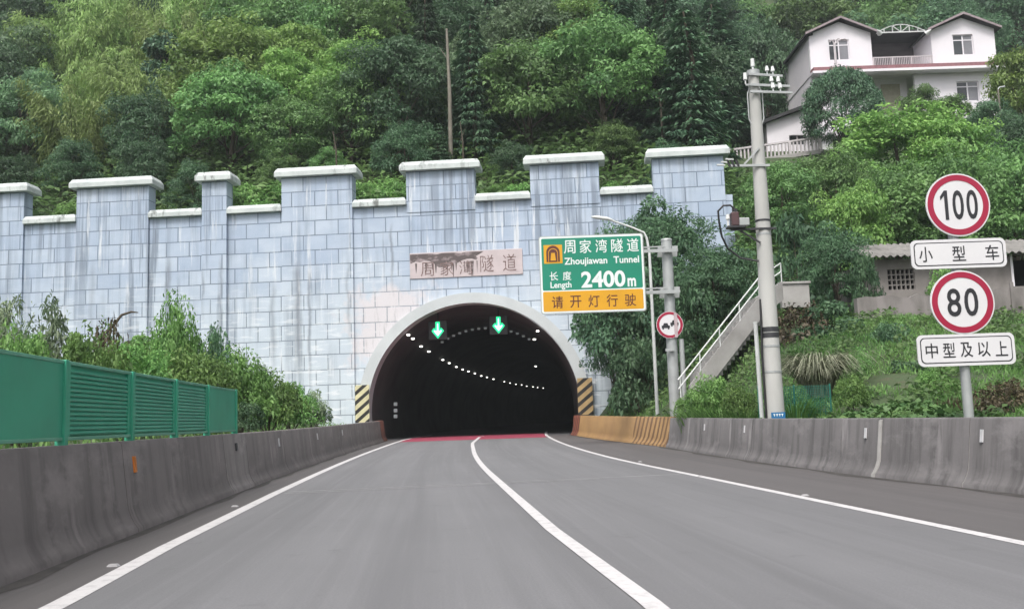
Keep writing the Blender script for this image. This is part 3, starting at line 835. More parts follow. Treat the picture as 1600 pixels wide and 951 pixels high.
# the ochre stripe-painted end of the right barrier
def ochre_mat():
    m, nt, bs = new_mat('ochre_striped_panel')
    tc = nt.nodes.new('ShaderNodeTexCoord'); sp = nt.nodes.new('ShaderNodeSeparateXYZ'); nt.links.new(tc.outputs['UV'], sp.inputs[0])
    U, V = sp.outputs[0], sp.outputs[1]
    ph = math_n(nt, 'ADD', math_n(nt, 'MULTIPLY', U, 1.9), math_n(nt, 'MULTIPLY', V, 1.0))
    fr = math_n(nt, 'FRACT', ph); st = math_n(nt, 'LESS_THAN', fr, .42)
    near = math_n(nt, 'LESS_THAN', U, 36.2)
    far = math_n(nt, 'GREATER_THAN', U, 47.4)
    b = noise(nt, coords(nt, 'UV', (.6, .6, 1)), 1.5, 5)
    c = mixc(nt, ramp(nt, b, [(.35, 0), (.7, 1)]), (.37, .225, .095), (.28, .165, .075))
    c = mixc(nt, math_n(nt, 'MULTIPLY', math_n(nt, 'MULTIPLY', st, near), .85), c, (.11, .06, .03))
    c = mixc(nt, math_n(nt, 'MULTIPLY', st, far), mixc(nt, far, c, (.26, .08, .045)), (.05, .03, .03))
    nt.links.new(c, bs.inputs['Base Color']); bs.inputs['Roughness'].default_value = .6
    return m
p = path(40, latR(40)+.2)
e = empty('striped_barrier_end', p, 'ochre barrier end with dark slanting stripes leading into the tunnel', 'road barrier')
barrier_seg(latR, 1, .98, 31.45, 49.4, ochre_mat(), 'panel', e)

# ------------------------------------------------------------------ green noise fence on the left barrier
lat_f = lambda s: latL(s) - .34
fs = [3.3, 5.55, 7.8, 10.0, 12.3, 14.5, 16.7, 19.1]
# post stations from where the posts stand in the photograph
p = path(fs[0], lat_f(fs[0]))
eF = empty('noise_fence', (p.x, p.y, 1.03), 'bright green metal panel fence on top of the left concrete barrier', 'fence')
ZB, ZT = 1.08, 1.87
for s in fs:
    a = path(s, lat_f(s)); t = (path(s+.1, lat_f(s+.1))-a).normalized(); n = Vector((t.y, -t.x, 0))
    MB().obox((a.x, a.y, 1.45), t*.05, n*.05, (0, 0, .43)).build('post', M['green_metal'], eF, bevel=.008)
for i, (a, b) in enumerate(zip(fs[:-1], fs[1:])):
    A = path(a, lat_f(a)); B = path(b, lat_f(b)); t = (B-A).normalized(); n = Vector((t.y, -t.x, 0))
    A = A + t*.052; B = B - t*.052; mid = (A+B)/2; hl = (B-A).length/2
    mid.z = 0
    lou = i in (3, 4, 5)
    pan = MB()
    if not lou:
        pan.obox((mid.x, mid.y, (ZB+ZT)/2), t*hl, n*.02, (0, 0, (ZT-ZB)/2-.03))
    else:
        pan.obox((mid.x-n.x*.018, mid.y-n.y*.018, (ZB+ZT)/2), t*hl, n*.006, (0, 0, (ZT-ZB)/2-.03))
        for sgn in (-1, 1):
            q = mid + t*sgn*(hl-.055); pan.obox((q.x, q.y, (ZB+ZT)/2), t*.055, n*.022, (0, 0, (ZT-ZB)/2-.03))
        ns_ = 14
        for k in range(ns_):
            z = ZB+.055 + (ZT-ZB-.11)*(k+.5)/ns_
            pan.obox((mid.x, mid.y, z), t*(hl-.112), (n*.016+Vector((0, 0, -.0225))), (n*.004+Vector((0, 0, .007))))
    pan.build('louvred_panel' if lou else 'solid_panel', M['green_metal'], eF)
    for z in (ZB+.012, ZT-.012):
        MB().obox((mid.x, mid.y, z), t*hl, n*.03, (0, 0, .017)).build('rail', M['green_rail'], eF, bevel=.005)

# ------------------------------------------------------------------ tunnel information sign on its pole
SY = 35.0
def sign_root(name, px, py, Y, label, cat, group=None, zb=None):
    p = at(px, py, Y); zz = H(p.x, Y) if zb is None else zb
    return empty(name, (p.x, Y, zz), label, cat, group), p
pb = at(1055, 640, SY); zbase = H(pb.x, SY)
eS = empty('tunnel_sign', (pb.x, SY, zbase), 'green and yellow tunnel name sign with length 2400 m on a grey pole', 'road sign')
ptop = at(1040, 376, SY)
sc = at(925, 428, SY-.3)
SW, SH = 3.82, 2.86
MB().tube([(pb.x, SY, zbase-.3), (pb.x, SY, ptop.z)], .20, 20).build('pole', M['galv'], eS, smooth=True)
MB().tube([(pb.x, SY, ptop.z), (pb.x, SY, ptop.z+.06)], [.22, .19], 20).build('pole_cap', M['galv'], eS, smooth=True)
SYF = SY-.42
tilt = -0.012
panel = MB().rrect_y(sc.x-SW/2, sc.x+SW/2, sc.z-SH/2, sc.z+SH/2, .09, SYF, SYF+.04).build('sign_panel', M['galv'], eS)
def su(u): return sc.x - SW/2 + u*SW
def sv(v): return sc.z + SH/2 - v*SH
MB().rrect_y(su(.008), su(.992), sv(.99), sv(.01), .08, SYF-.004, SYF).build('border', M['sign_text'], panel)
MB().rrect_y(su(.024), su(.976), sv(.700), sv(.033), .05, SYF-.008, SYF-.0042).build('green_field', M['sign_green'], panel)
MB().rrect_y(su(.024), su(.976), sv(.970), sv(.716), .05, SYF-.008, SYF-.0042).build('yellow_field', M['sign_yellow'], panel)
ic = MB().box(su(.045), su(.222), SYF-.0115, SYF-.0082, sv(.355), sv(.115)).build('pictogram', M['sign_yellow'], panel)
cxi, cz0 = su(.133), sv(.335)
mb = MB()
def arch_shape(mb, w_, h_, y0, y1, z0=cz0):
    n = 14; pts = [(cxi-w_, z0), (cxi+w_, z0)] + [(cxi+w_*math.cos(PI*k/n), z0+h_-w_+w_*math.sin(PI*k/n)) for k in range(n+1)]
    return mb.prism_y(pts, y0, y1)
arch_shape(mb, .245, .60, SYF-.0145, SYF-.012).build('pictogram_arch', M['sign_brown'], panel)
arch_shape(MB(), .175, .50, SYF-.0175, SYF-.015).build('pictogram_arch_line', M['sign_yellow'], panel)
arch_shape(MB(), .155, .475, SYF-.0205, SYF-.018).build('pictogram_arch', M['sign_brown'], panel)
MB().prism_y([(cxi-.10, cz0+.05), (cxi+.10, cz0+.05), (cxi+.065, cz0+.33), (cxi-.065, cz0+.33)], SYF-.024, SYF-.021).build('pictogram_road', M['sign_yellow'], panel)
yl = SYF-.0085
def row(chars, u0, u1, v0, v1, wch, bold):
    n = len(chars); its = []
    for k, ch in enumerate(chars):
        c = u0 + wch/2 + (u1-u0-wch)*(k/(n-1) if n > 1 else 0)
        its.append((ch, su(c-wch/2), su(c+wch/2), sv(v1), sv(v0), yl, .005, bold))
    return its
mb = MB()
letters(row('周家湾隧道', .238, .955, .062, .235, .112, .007)
        + [('Zhoujiawan', su(.238), su(.648), sv(.405), sv(.288), yl, .005, .02), ('Tunnel', su(.708), su(.952), sv(.378), sv(.288), yl, .005, .02)]
        + row('长度', .092, .300, .462, .575, .082, .008)
        + [('Length', su(.098), su(.298), sv(.70-.005), sv(.592), yl, .005, .02)]
        + [('2400', su(.392), su(.812), sv(.682), sv(.470), yl, .005, .028), ('m', su(.832), su(.912), sv(.682), sv(.572), yl, .005, .03)], 'white_lettering', M['sign_text'], panel)
letters(row('请开灯行驶', .105, .905, .775, .930, .108, .007), 'brown_lettering', M['sign_brown'], panel)
for py in (393, 457):
    q = at(1042, py, SY)
    mb = MB().box(pb.x-.42, pb.x+.36, SY-.30, SY-.21, q.z-.05, q.z+.05)
    mb.prism_y([(pb.x-.36, q.z-.2), (pb.x+.36, q.z-.2), (pb.x+.40, q.z+.2), (pb.x-.33, q.z+.2)], SY-.05, SY+.03)
    mb.build('clamp_plate', M['galv'], eS)
    mb = MB().bar((sc.x+.8, SY-.33, q.z), (pb.x+.3, SY-.33, q.z-.02), .06, .12)
    mb.bar((sc.x+1.5, SY-.33, q.z+.12), (pb.x-.1, SY-.33, q.z+.14), .05, .05)
    mb.build('bracket_arm', M['galv'], eS)
# no-overtaking sign on the same pole
q = at(1047, 507, SY-.3)
e = empty('no_overtaking_sign', (q.x, SY-.24, q.z), 'small round red-rimmed no overtaking sign clamped to the grey sign pole', 'road sign')
r0 = .49
MB(True).disc_y(0, 0, r0, 0, .025).build('disc', M['sign_white'], e)
MB(True).ring_y(0, 0, r0*.78, r0*.97, -.006, -.001).build('red_rim', M['sign_red'], e)
def car_icon(mb, cx, cz, s):
    mb.prism_y([(cx-.5*s, cz-.18*s), (cx+.5*s, cz-.18*s), (cx+.5*s, cz+.12*s), (cx+.32*s, cz+.14*s), (cx+.22*s, cz+.42*s), (cx-.22*s, cz+.42*s), (cx-.32*s, cz+.14*s), (cx-.5*s, cz+.12*s)], -.006, -.001)
    mb.box(cx-.42*s, cx-.24*s, -.006, -.001, cz-.34*s, cz-.185*s); mb.box(cx+.24*s, cx+.42*s, -.006, -.001, cz-.34*s, cz-.185*s)
    return mb
car_icon(MB(True), -.15, -.06, .30).build('black_car_symbol', M['sign_black'], e)
car_icon(MB(True), .17, .04, .30).build('red_car_symbol', M['sign_black'], e)
MB(True).box(.16, .27, -.05, -.012, -.46, .42).build('cover_strip', plain('faded_pink_strip', (.5, .40, .42), .6), e)
q2 = at(1063, 590, SY-.1)
e = empty('conduit_post', (pb.x+.34, SY-.1, H(pb.x+.34, SY-.1)), 'thin grey conduit post close beside the tunnel sign pole', 'post')
MB().tube([(pb.x+.34, SY-.1, e.location.z-.3), (pb.x+.34, SY-.1, at(1060, 530, SY).z)], .09, 12).build('tube', M['galv'], e, smooth=True)
MB().box(pb.x-.28, pb.x+.03, SY-.32, SY-.22, at(1045, 547, SY).z-.05, at(1045, 547, SY).z+.05).build('band', M['galv'], e)

# ------------------------------------------------------------------ curved street lamp behind the sign
LY = 38.0
p0 = at(1027, 640, LY); z0_ = H(p0.x, LY)
e = empty('street_lamp', (p0.x, LY, z0_), 'slim white street lamp with a curved arm rising behind the green sign', 'street lamp')
zt = at(1011, 395, LY).z
pts = [(p0.x, LY, z0_-.2), (p0.x, LY, zt)]
c1 = at(1004, 368, LY); c2 = at(985, 355, LY); c3 = at(952, 344, LY)
xo = p0.x - at(1011, 395, LY).x
pts += [(p0.x-.08, LY, c1.z-.1), (c1.x+xo*.6, LY, c1.z+.12), (c2.x+xo*.4, LY, c2.z), (c3.x+xo*.4, LY, c3.z)]
MB().tube(pts, [.075, .055, .05, .045, .04, .035], 12).build('pole', M['white_metal'], e, smooth=True)
hx, hz = c3.x+xo*.4, c3.z
MB().tube([(hx+.15, LY, hz-.03), (hx-.1, LY, hz+.06), (hx-.55, LY, hz+.14), (hx-.75, LY, hz+.16)], [.035, .075, .075, .03], 12).build('lamp_head', M['white_metal'], e, smooth=True)

# ------------------------------------------------------------------ utility pole
UY = 24.0
pb = at(1209, 650, UY); zt = at(1181, 112, UY).z
xm = at(1194, 380, UY).x
zb = H(xm, UY)
eU = empty('utility_pole', (xm, UY, zb), 'tall tapered concrete utility pole with insulator crossarms beside the tunnel', 'utility pole')
MB().tube([(xm, UY, zb-.4), (xm, UY, zb+4), (xm, UY, zt)], [.24, .20, .135], 24).build('shaft', M['pole_conc'], eU, smooth=True)
MB().tube([(xm, UY, zt-.12), (xm, UY, zt+.02)], .165, 16).build('top_clamp', M['galv'], eU, smooth=True)
MB().tube([(xm, UY, zt), (xm, UY, zt+.12), (xm, UY, zt+.14), (xm, UY, zt+.34)], [.03, .03, .055, .05], 10).build('top_insulator', M['insulator'], eU, smooth=True)
for k, (py, dx, dy) in enumerate(((120, .72, .06), (137, .88, .02), (148, .92, -.02))):
    z = at(1185, py, UY).z; 
    a = Vector((xm-.16, UY-.16-.02*k, z+.02)); b = Vector((xm+dx, UY-.16+dy, z-.04))
    arm = MB().bar(a, b, .05, .06).build('crossarm', M['galv'], eU)
    for f in (.55, .72):
        q = a.lerp(b, f)
        MB().tube([q, q+Vector((0, 0, .10)), q+Vector((0, 0, .11)), q+Vector((0, 0, .16)), q+Vector((0, 0, .17)), q+Vector((0, 0, .24))], [.02, .02, .055, .05, .045, .035], 10).build('insulator', M['insulator'], arm, smooth=True)
q = at(1168, 128, UY); q = Vector((xm-.24, UY-.1, q.z))
MB().bar((xm-.05, UY-.1, q.z-.12), q+Vector((0, 0, -.12)), .05, .05).build('side_bracket', M['galv'], eU)
MB().tube([q+Vector((0, 0, -.1)), q+Vector((0, 0, .0)), q+Vector((0, 0, .02)), q+Vector((0, 0, .2))], [.02, .02, .055, .045], 10).build('side_insulator', M['insulator'], eU, smooth=True)
zc = at(1186, 165, UY).z
for sg in (-1, 1):
    MB().tube([(xm+sg*.12, UY-.03, zc+.5), (xm+sg*.19, UY-.03, zc+.3), (xm+sg*.19, UY-.03, zc-.35), (xm+sg*.14, UY-.03, zc-.5)], .018, 8).build('down_lead', M['galv'], eU, smooth=True)
for py in (345, 366, 515, 524, 541, 581):
    z = at(1200, py, UY).z
    rr = np.interp(z, [zb-.4, zb+4, zt], [.24, .20, .135])+.008
    big = py in (515, 524)
    MB().tube([(xm, UY, z-(.06 if big else .025)), (xm, UY, z+(.06 if big else .025))], rr, 24).build('steel_band', M['dark_steel'] if big or py == 345 else M['galv'], eU, smooth=True)
# upper bracket with dark bar of insulators
z = at(1170, 262, UY).z
arm = MB().bar((xm+.22, UY-.17, z+.0), (xm-.78, UY-.17, z+.02), .06, .06)
arm.bar((xm-.02, UY-.17, z+.46), (xm-.42, UY-.17, z+.05), .045, .045)
arm = arm.build('upper_bracket', M['galv'], eU)
for k in range(3):
    x = xm-.62-.11*k
    MB().bar((x+.05, UY-.2, z+.06-.07), (x-.02, UY-.2, z+.16), .05, .05).build('fuse_link', M['black'], arm)
    MB().bar((x-.28, UY-.2, z+.19-.07*k), (x-.08, UY-.2, z+.17-.07*k), .05, .035).build('terminal', M['white_metal'], arm)
# lower bracket carrying the switch box
z = at(1165, 360, UY).z
arm = MB().bar((xm+.28, UY-.17, z), (xm-.86, UY-.17, z), .05, .05)
arm.bar((xm-.14, UY-.17, z-.36), (xm-.62, UY-.17, z-.03), .04, .04)
arm = arm.build('lower_bracket', M['dark_steel'], eU)
eB = empty('switch_box', (xm-.72, UY-.17, z+.03), 'red-brown and grey electrical switch box on the pole bracket', 'switch box')
MB(True).box(-.24, .22, -.14, .14, 0, .05).build('tray', M['dark_steel'], eB)
MB(True).box(-.13, .06, -.12, .12, .052, .40).build('switch_body', M['redbrown'], eB, bevel=.02)
MB(True).box(.062, .32, -.10, .10, .052, .25).build('meter_case', M['galv'], eB, bevel=.015)
MB(True).tube([(-.2, 0, .05), (-.2, 0, .22), (-.2, 0, .24), (-.2, 0, .36)], [.03, .03, .06, .045], 10).build('bushing', M['insulator'], eB, smooth=True)
for k in range(3):
    MB(True).tube([(-.08+.05*k, -.05, .40), (-.08+.05*k, -.05, .50)], .02, 8).build('terminal_pin', M['dark_steel'], eB)
c0 = Vector((xm-.72, UY-.19, z+.5))
pts = [c0, c0+Vector((-.12, 0, .12)), c0+Vector((-.30, 0, .12)), c0+Vector((-.44, 0, -.02)), c0+Vector((-.42, .05, -.3)), c0+Vector((-.36, .1, -.65)), c0+Vector((-.22, .15, -.95)), c0+Vector((.1, .2, -1.2)), c0+Vector((.52, .05, -1.32))]
cab = MB().tube([p for p in pts], .026, 8)
o = cab.build('power_cable', M['black'], None, smooth=True); tag(o, 'black cable looping down from the switch box to the pole', 'cable')
# riser cable on the pole shaft
za, zz2 = at(1185, 480, UY).z, at(1195, 640, UY).z
MB().tube([(xm-.20, UY-.05, za+.2), (xm-.22, UY-.08, za-.4), (xm-.26, UY-.1, za-1.2), (xm-.24, UY-.08, zb)], .03, 8).build('riser_cable', M['black'], eU, smooth=True)
# white stub post left of the pole
WPY = 24.6
a = at(1184, 505, WPY); b = at(1190, 640, WPY)
e = empty('stub_post', (b.x, WPY, H(b.x, WPY)), 'short white pipe post standing just left of the utility pole', 'post')
MB().tube([(b.x, WPY, e.location.z-.2), (b.x-.02, WPY, a.z)], .055, 12).build('pipe', M['white_metal'], e, smooth=True)
MB().tube([(b.x-.02, WPY, a.z), (b.x-.02, WPY, a.z+.04)], .062, 12).build('pipe_cap', M['white_metal'], e, smooth=True)
# little blue plate at the pole foot
q = at(1216, 650, 23.7)
e = empty('blue_plate_sign', (q.x, 23.7, H(q.x, 23.7)), 'small blue plate low at the foot of the utility pole', 'sign')
MB().box(q.x-.17, q.x+.17, 23.68, 23.7, q.z-.07, q.z+.10).build('plate', M['blue'], e)
mb = MB()
for k in range(4): 
    x = q.x-.12+.065*k; mb.box(x, x+.045, 23.674, 23.679, q.z+.035, q.z+.06); mb.box(x+.015, x+.03, 23.674, 23.679, q.z-.0, q.z+.034)
mb.build('faded_characters', M['sign_text'], e)
MB().box(q.x-.02, q.x+.02, 23.701, 23.73, e.location.z-.1, q.z+.08).build('stake', M['galv'], e)
# teal wire fence round the pole foot
FY = 25.2
xa, xb = at(1187, 640, FY).x, at(1300, 640, FY).x
zt_ = at(1250, 602, FY).z
e = empty('wire_fence', ((xa+xb)/2, FY, H((xa+xb)/2, FY)), 'teal wire mesh fence panel behind the right barrier near the pole', 'fence')
mb = MB()
x = xa
zb_ = H(xa, FY)-.1
while x < xb: mb.box(x-.004, x+.004, FY-.004, FY+.004, zb_, zt_); x += .045
zz = zb_
while zz < zt_: mb.box(xa, xb, FY+.0045, FY+.012, zz-.004, zz+.004); zz += .06
mb.build('wire_mesh', M['mesh_green'], e)
for x in (xa, (xa+xb)/2, xb): MB().tube([(x, FY+.05, zb_-.2), (x, FY+.05, zt_+.03)], .022, 8).build('fence_post', M['mesh_green'], e, smooth=True)

# ------------------------------------------------------------------ speed limit signs
GY = 17.0
pp = at(1506, 560, GY); zg = H(pp.x, GY)
e = empty('speed_limit_signs', (pp.x, GY, zg), 'post with round 100 and 80 speed limit signs and two white plates', 'road sign')
MB().tube([(pp.x, GY, zg-.3), (pp.x, GY, at(1497, 282, GY).z)], .085, 18).build('pole', M['galv'], e, smooth=True)
gy = GY-.13
k = GY/FPX
for (px, py, r, txt, tw, th) in ((1497, 320, 50.5, '100', 66, 47), (1504, 472, 50.0, '80', 54, 44)):
    c = at(px, py, gy); r *= k
    d = MB().disc_y(c.x, c.z, r, gy, gy+.03, 64).build('round_sign', M['sign_white'], e)
    MB().ring_y(c.x, c.z, r*.775, r*.955, gy-.006, gy-.001, n=64).build('red_rim', M['sign_red'], d)
    its = []
    n = len(txt); cw = tw/ n
    for i, ch in enumerate(txt):
        x = c.x + (-tw/2 + cw*(i+.5))*k; hw = cw*.40*k if ch != '1' else cw*.2*k
        its.append((ch, x-hw, x+hw, c.z-th/2*k, c.z+th/2*k, gy-.001, .005, .012))
    if txt == '100':
        hw = 7.5*k; x = c.x-tw/2*k+cw*.5*k; one = [(x+.1*hw, -th/2*k), (x+.8*hw, -th/2*k), (x+.8*hw, th/2*k), (x+.15*hw, th/2*k), (x-.75*hw, th*.30*k), (x-.75*hw, th*.17*k), (x+.1*hw, th*.32*k)]
        MB().prism_y([(a_, c.z+b_) for a_, b_ in one], gy-.006, gy-.001).build('numeral', M['sign_black'], d); its = its[1:]
    letters(its, 'numeral', M['sign_black'], d)
    MB().box(c.x-.3, c.x+.3, gy+.032, gy+.06, c.z-.03, c.z+.03).build('clamp', M['galv'], d)
for (px, py, w_, h_, chars, cw, chh, span) in ((1498, 396, 149, 46, '小型车', 21, 24, 104), (1510, 546, 151, 49, '中型及以上', 19, 23, 108)):
    c = at(px, py, gy); w2, h2 = w_*k/2, h_*k/2
    d = MB().rrect_y(c.x-w2, c.x+w2, c.z-h2, c.z+h2, .10, gy, gy+.03).build('plate_sign', M['sign_white'], e)
    # thin dark line set in from the rim
    MB().rrect_y(c.x-w2+.05, c.x+w2-.05, c.z-h2+.05, c.z+h2-.05, .08, gy-.003, gy-.0005).build('border_line', M['sign_black'], d)
    MB().rrect_y(c.x-w2+.068, c.x+w2-.068, c.z-h2+.068, c.z+h2-.068, .07, gy-.006, gy-.0032).build('plate_face', M['sign_white'], d)
    its = []; n = len(chars)
    for i, ch in enumerate(chars):
        x = c.x + (-span/2 + span*i/(n-1))*k
        its.append((ch, x-cw/2*k, x+cw/2*k, c.z-chh/2*k, c.z+chh/2*k, gy-.0062, .004, .006))
    letters(its, 'character', M['sign_black'], d)

# ------------------------------------------------------------------ stairs up the bank
A = at(1090, 586, 34.0); B = at(1187, 462, 35.2); C = at(1222, 440, 35.8)
e = empty('concrete_stairs', (A.x, 34.5, H(A.x, 34.5)), 'steep concrete stairs with pale handrails climbing the bank', 'stairs')
up = Vector((0, 0, 1)); dn = Vector((0, 0, -1.0))
def slab(P, Q, depth, thick, yoff):
    mb = MB(); P = P+Vector((0, yoff, 0)); Q = Q+Vector((0, yoff, 0)); D = Vector((0, thick, 0)); dd = Vector((0, 0, -depth))
    b = [P, Q, Q+dd, P+dd]; n = len(mb.v); mb.v += [tuple(x) for x in b]+[tuple(x+D) for x in b]
    mb.f += [(0,3,2,1),(4,5,6,7),(0,1,5,4),(1,2,6,5),(2,3,7,6),(3,0,4,7)]
    return mb
st = slab(A-(B-A)*.12, B, .85, .22, 0).build('stringer', M['stair_conc'], e)
slab(B, C, .7, 1.4, -.05).build('landing', M['stair_conc'], e)
mb = MB(); nst = 16
for i in range(nst):
    f0 = A.lerp(B, i/nst); f1 = A.lerp(B, (i+1)/nst)
    mb.box(f0.x, f1.x+.02, f0.y+.225, f0.y+1.5, f0.z-.9, f1.z-.05)
mb.build('steps', M['stair_conc'], e)
A2 = A + (A-B)*.28
for (yo, nm) in ((.05, 0),):
    mb = MB(); o_ = Vector((0, yo, 0))
    for hgt in (.66, .34):
        mb.tube([A2+o_+up*hgt, B+o_+up*hgt, C+o_+up*(hgt+.05)], .026, 8)
    for f in (-.25, .05, .36, .68, 1.0):
        q = A + (B-A)*f + o_
        mb.tube([q-up*.2, q+up*.66], .024, 8)
    mb.tube([C+o_, C+o_+up*.71], .024, 8)
    mb.build('handrail', M['white_metal'], e, smooth=True)
# small concrete parapet at the stair head
a = at(1232, 440, 38); b = at(1262, 470, 38)
e = empty('parapet_block', ((a.x+b.x)/2, 38, b.z), 'small pale concrete parapet at the top of the stairs', 'parapet')
MB().box(a.x-.3, b.x+.1, 38, 38.4, b.z-.25, a.z-.1).build('block', M['stair_conc'], e, bevel=.02)
MB().box(a.x-.36, b.x+.16, 37.94, 38.46, a.z-.098, a.z+.0).build('cap', M['stair_conc'], e, bevel=.02)

# ------------------------------------------------------------------ shed and old wall on the right bank
HY = 37.0
def XZ(px, py, Y):
    p = at(px, py, Y); return p.x, p.z
xl, _ = XZ(1360, 420, HY); xr = XZ(1720, 420, HY)[0]
zw1 = XZ(1480, 402, HY)[1]; zw0 = XZ(1480, 470, HY)[1]-1.2
e = empty('shed', ((xl+xr)/2, HY, zw0), 'low grimy shed with corrugated roof behind the speed signs', 'shed')
lx0, lz1 = XZ(1386, 421, HY); lx1, lz0 = XZ(1431, 452, HY)
dx0, dz1 = XZ(1577, 397, HY); dx1 = XZ(1640, 397, HY)[0]; dz0 = XZ(1590, 447, HY)[1]
mb = MB()
mb.box(xl, lx0, HY, HY+.25, zw0, zw1); mb.box(lx0, lx1, HY, HY+.25, zw0, lz0); mb.box(lx0, lx1, HY, HY+.25, lz1, zw1)
mb.box(lx1, dx0, HY, HY+.25, zw0, zw1); mb.box(dx0, dx1, HY, HY+.25, dz1, zw1); mb.box(dx0, dx1, HY, HY+.25, zw0, dz0); mb.box(dx1, xr, HY, HY+.25, zw0, zw1)
mb.box(xl, xl+.25, HY+.251, HY+4.5, zw0, zw1); mb.box(xr-.25, xr, HY+.251, HY+4.5, zw0, zw1); mb.box(xl, xr, HY+4.25, HY+4.5, zw0, zw1)
mb.build('wall', M['shed_wall'], e)
mb = MB()
nx_, nz_ = 6, 4
for i in range(nx_+1):
    x = lx0+(lx1-lx0)*i/nx_; mb.box(x-.025, x+.025, HY+.05, HY+.2, lz0, lz1)
for i in range(nz_+1):
    z = lz0+(lz1-lz0)*i/nz_; mb.box(lx0, lx1, HY+.06, HY+.19, z-.025, z+.025)
mb.build('lattice_window', M['shed_wall'], e)
MB().box(dx0, dx0+.09, HY-.03, HY+.2, dz0, dz1).build('door_jamb', M['house_white'], e)
MB().box(lx0-.2, dx1+.2, HY+1.4, HY+1.5, zw0, zw1).build('dark_backing', M['void'], e)  # near-black sheet painting in the darkness behind window and door
# corrugated roof, one sheet with real waves
x0r, x1r = xl-.3, xr+.4
zf = XZ(1480, 397, HY-.5)[1]; zbk = zf + .95
mb = MB(); nc = int((x1r-x0r)/.055)
for i in range(nc+1):
    x = x0r+(x1r-x0r)*i/nc; wv = .045*math.sin(i*PI*2/5.0)
    mb.v += [(x, HY-.55, zf+wv), (x, HY+2.4, zbk+wv), (x, HY-.55, zf+wv-.02), (x, HY+2.4, zbk+wv-.02)]
for i in range(nc):
    a = 4*i; mb.f += [(a, a+4, a+5, a+1), (a+2, a+3, a+7, a+6), (a, a+2, a+6, a+4)]
mb.build('corrugated_roof', M['corrug'], e, smooth=True)
WY_ = 35.2
a = XZ(1338, 455, WY_); b = XZ(1700, 500, WY_)
ax = a[0]; zt1 = XZ(1440, 460, WY_)[1]; zb1 = XZ(1440, 500, WY_)[1]
e = empty('retaining_wall', ((ax+b[0])/2, WY_, zb1-.5), 'stained old concrete wall in front of the corrugated shed', 'wall')
mb = MB()
rs = random.Random(3); n = 26; tops = [zt1+.1*rs.uniform(-1, .8)+(.12 if i > 14 else 0) for i in range(n+1)]
for i in range(n):
    x0_, x1_ = ax+(b[0]-ax)*i/n, ax+(b[0]-ax)*(i+1)/n
    mb.prism_y([(x0_, zb1-.7), (x1_, zb1-.7), (x1_, tops[i+1]), (x0_, tops[i])], WY_, WY_+.35)
mb.build('wall_body', M['old_conc'], e)
for px in (1583, 1625):
    x = XZ(px, 480, WY_)[0]; MB().box(x-.06, x+.06, WY_-.06, WY_-.002, zb1-.6, zt1+.35).build('rib', M['old_conc'], e)

# ------------------------------------------------------------------ white house on the hill
Y0 = 75.0
def HX(px, py=90): return at(px, py, Y0).x
def HZ(px, py): return at(px, py, Y0).z
xa, xb, xc, xd = HX(1266), HX(1363), HX(1457), HX(1557)
zfl = (HZ(1316, 112)+HZ(1507, 104))/2          # terrace floor
zea = (HZ(1266, 58)+HZ(1457, 48))/2 + .1       # eaves of the two gables
zpk = (HZ(1313, 33)+HZ(1507, 25))/2
zgr = HZ(1410, 190)
e = empty('white_house', ((xa+xd)/2, Y0, zgr), 'white two-gabled house with a recessed balcony high on the wooded hillside', 'house')
DP = 7.5
def window_hole(mb, x0, x1, z0, z1, wx0, wx1, wz0, wz1, y0, y1):
    mb.box(x0, wx0, y0, y1, z0, z1); mb.box(wx1, x1, y0, y1, z0, z1); mb.box(wx0, wx1, y0, y1, z0, wz0); mb.box(wx0, wx1, y0, y1, wz1, z1)
wins = [(HX(1296), HX(1328), HZ(1312, 94), HZ(1312, 62)), (HX(1491), HX(1523), HZ(1507, 86), HZ(1507, 54))]
for (x0, x1), wn in zip(((xa, xb), (xc, xd)), wins):
    mb = MB(); window_hole(mb, x0, x1, zfl+.003, zea, *wn, Y0, Y0+.3)
    xm_ = (x0+x1)/2
    mb.prism_y([(x0, zea), (x1, zea), (xm_, zpk-.12)], Y0, Y0+.3)
    mb.box(x0, x0+.3, Y0+.301, Y0+DP, zfl+.003, zea); mb.box(x1-.3, x1, Y0+.301, Y0+DP, zfl+.003, zea)
    mb.build('gable_wall', M['house_white'], e)
    hw = (x1-x0)/2; sl = (zpk-zea)/hw; ov = .38
    mb = MB()
    for sg in (-1, 1):
        p_ = [(xm_, zpk), (xm_+sg*(hw+ov), zea-sl*ov+.0), (xm_+sg*(hw+ov), zea-sl*ov+.16), (xm_, zpk+.16)]
        mb.prism_y(p_ if sg > 0 else p_[::-1], Y0-.45, Y0+DP+.2)
    mb.build('gable_roof', M['dark_roof'], e)
    mb = MB()
    for sg in (-1, 1):
        p_ = [(xm_, zpk+.01), (xm_+sg*(hw+ov+.03), zea-sl*ov+.0), (xm_+sg*(hw+ov+.03), zea-sl*ov+.17), (xm_, zpk+.19)]
        mb.prism_y(p_ if sg > 0 else p_[::-1], Y0-.53, Y0-.452)
    mb.build('bargeboard', M['roof_edge'], e)
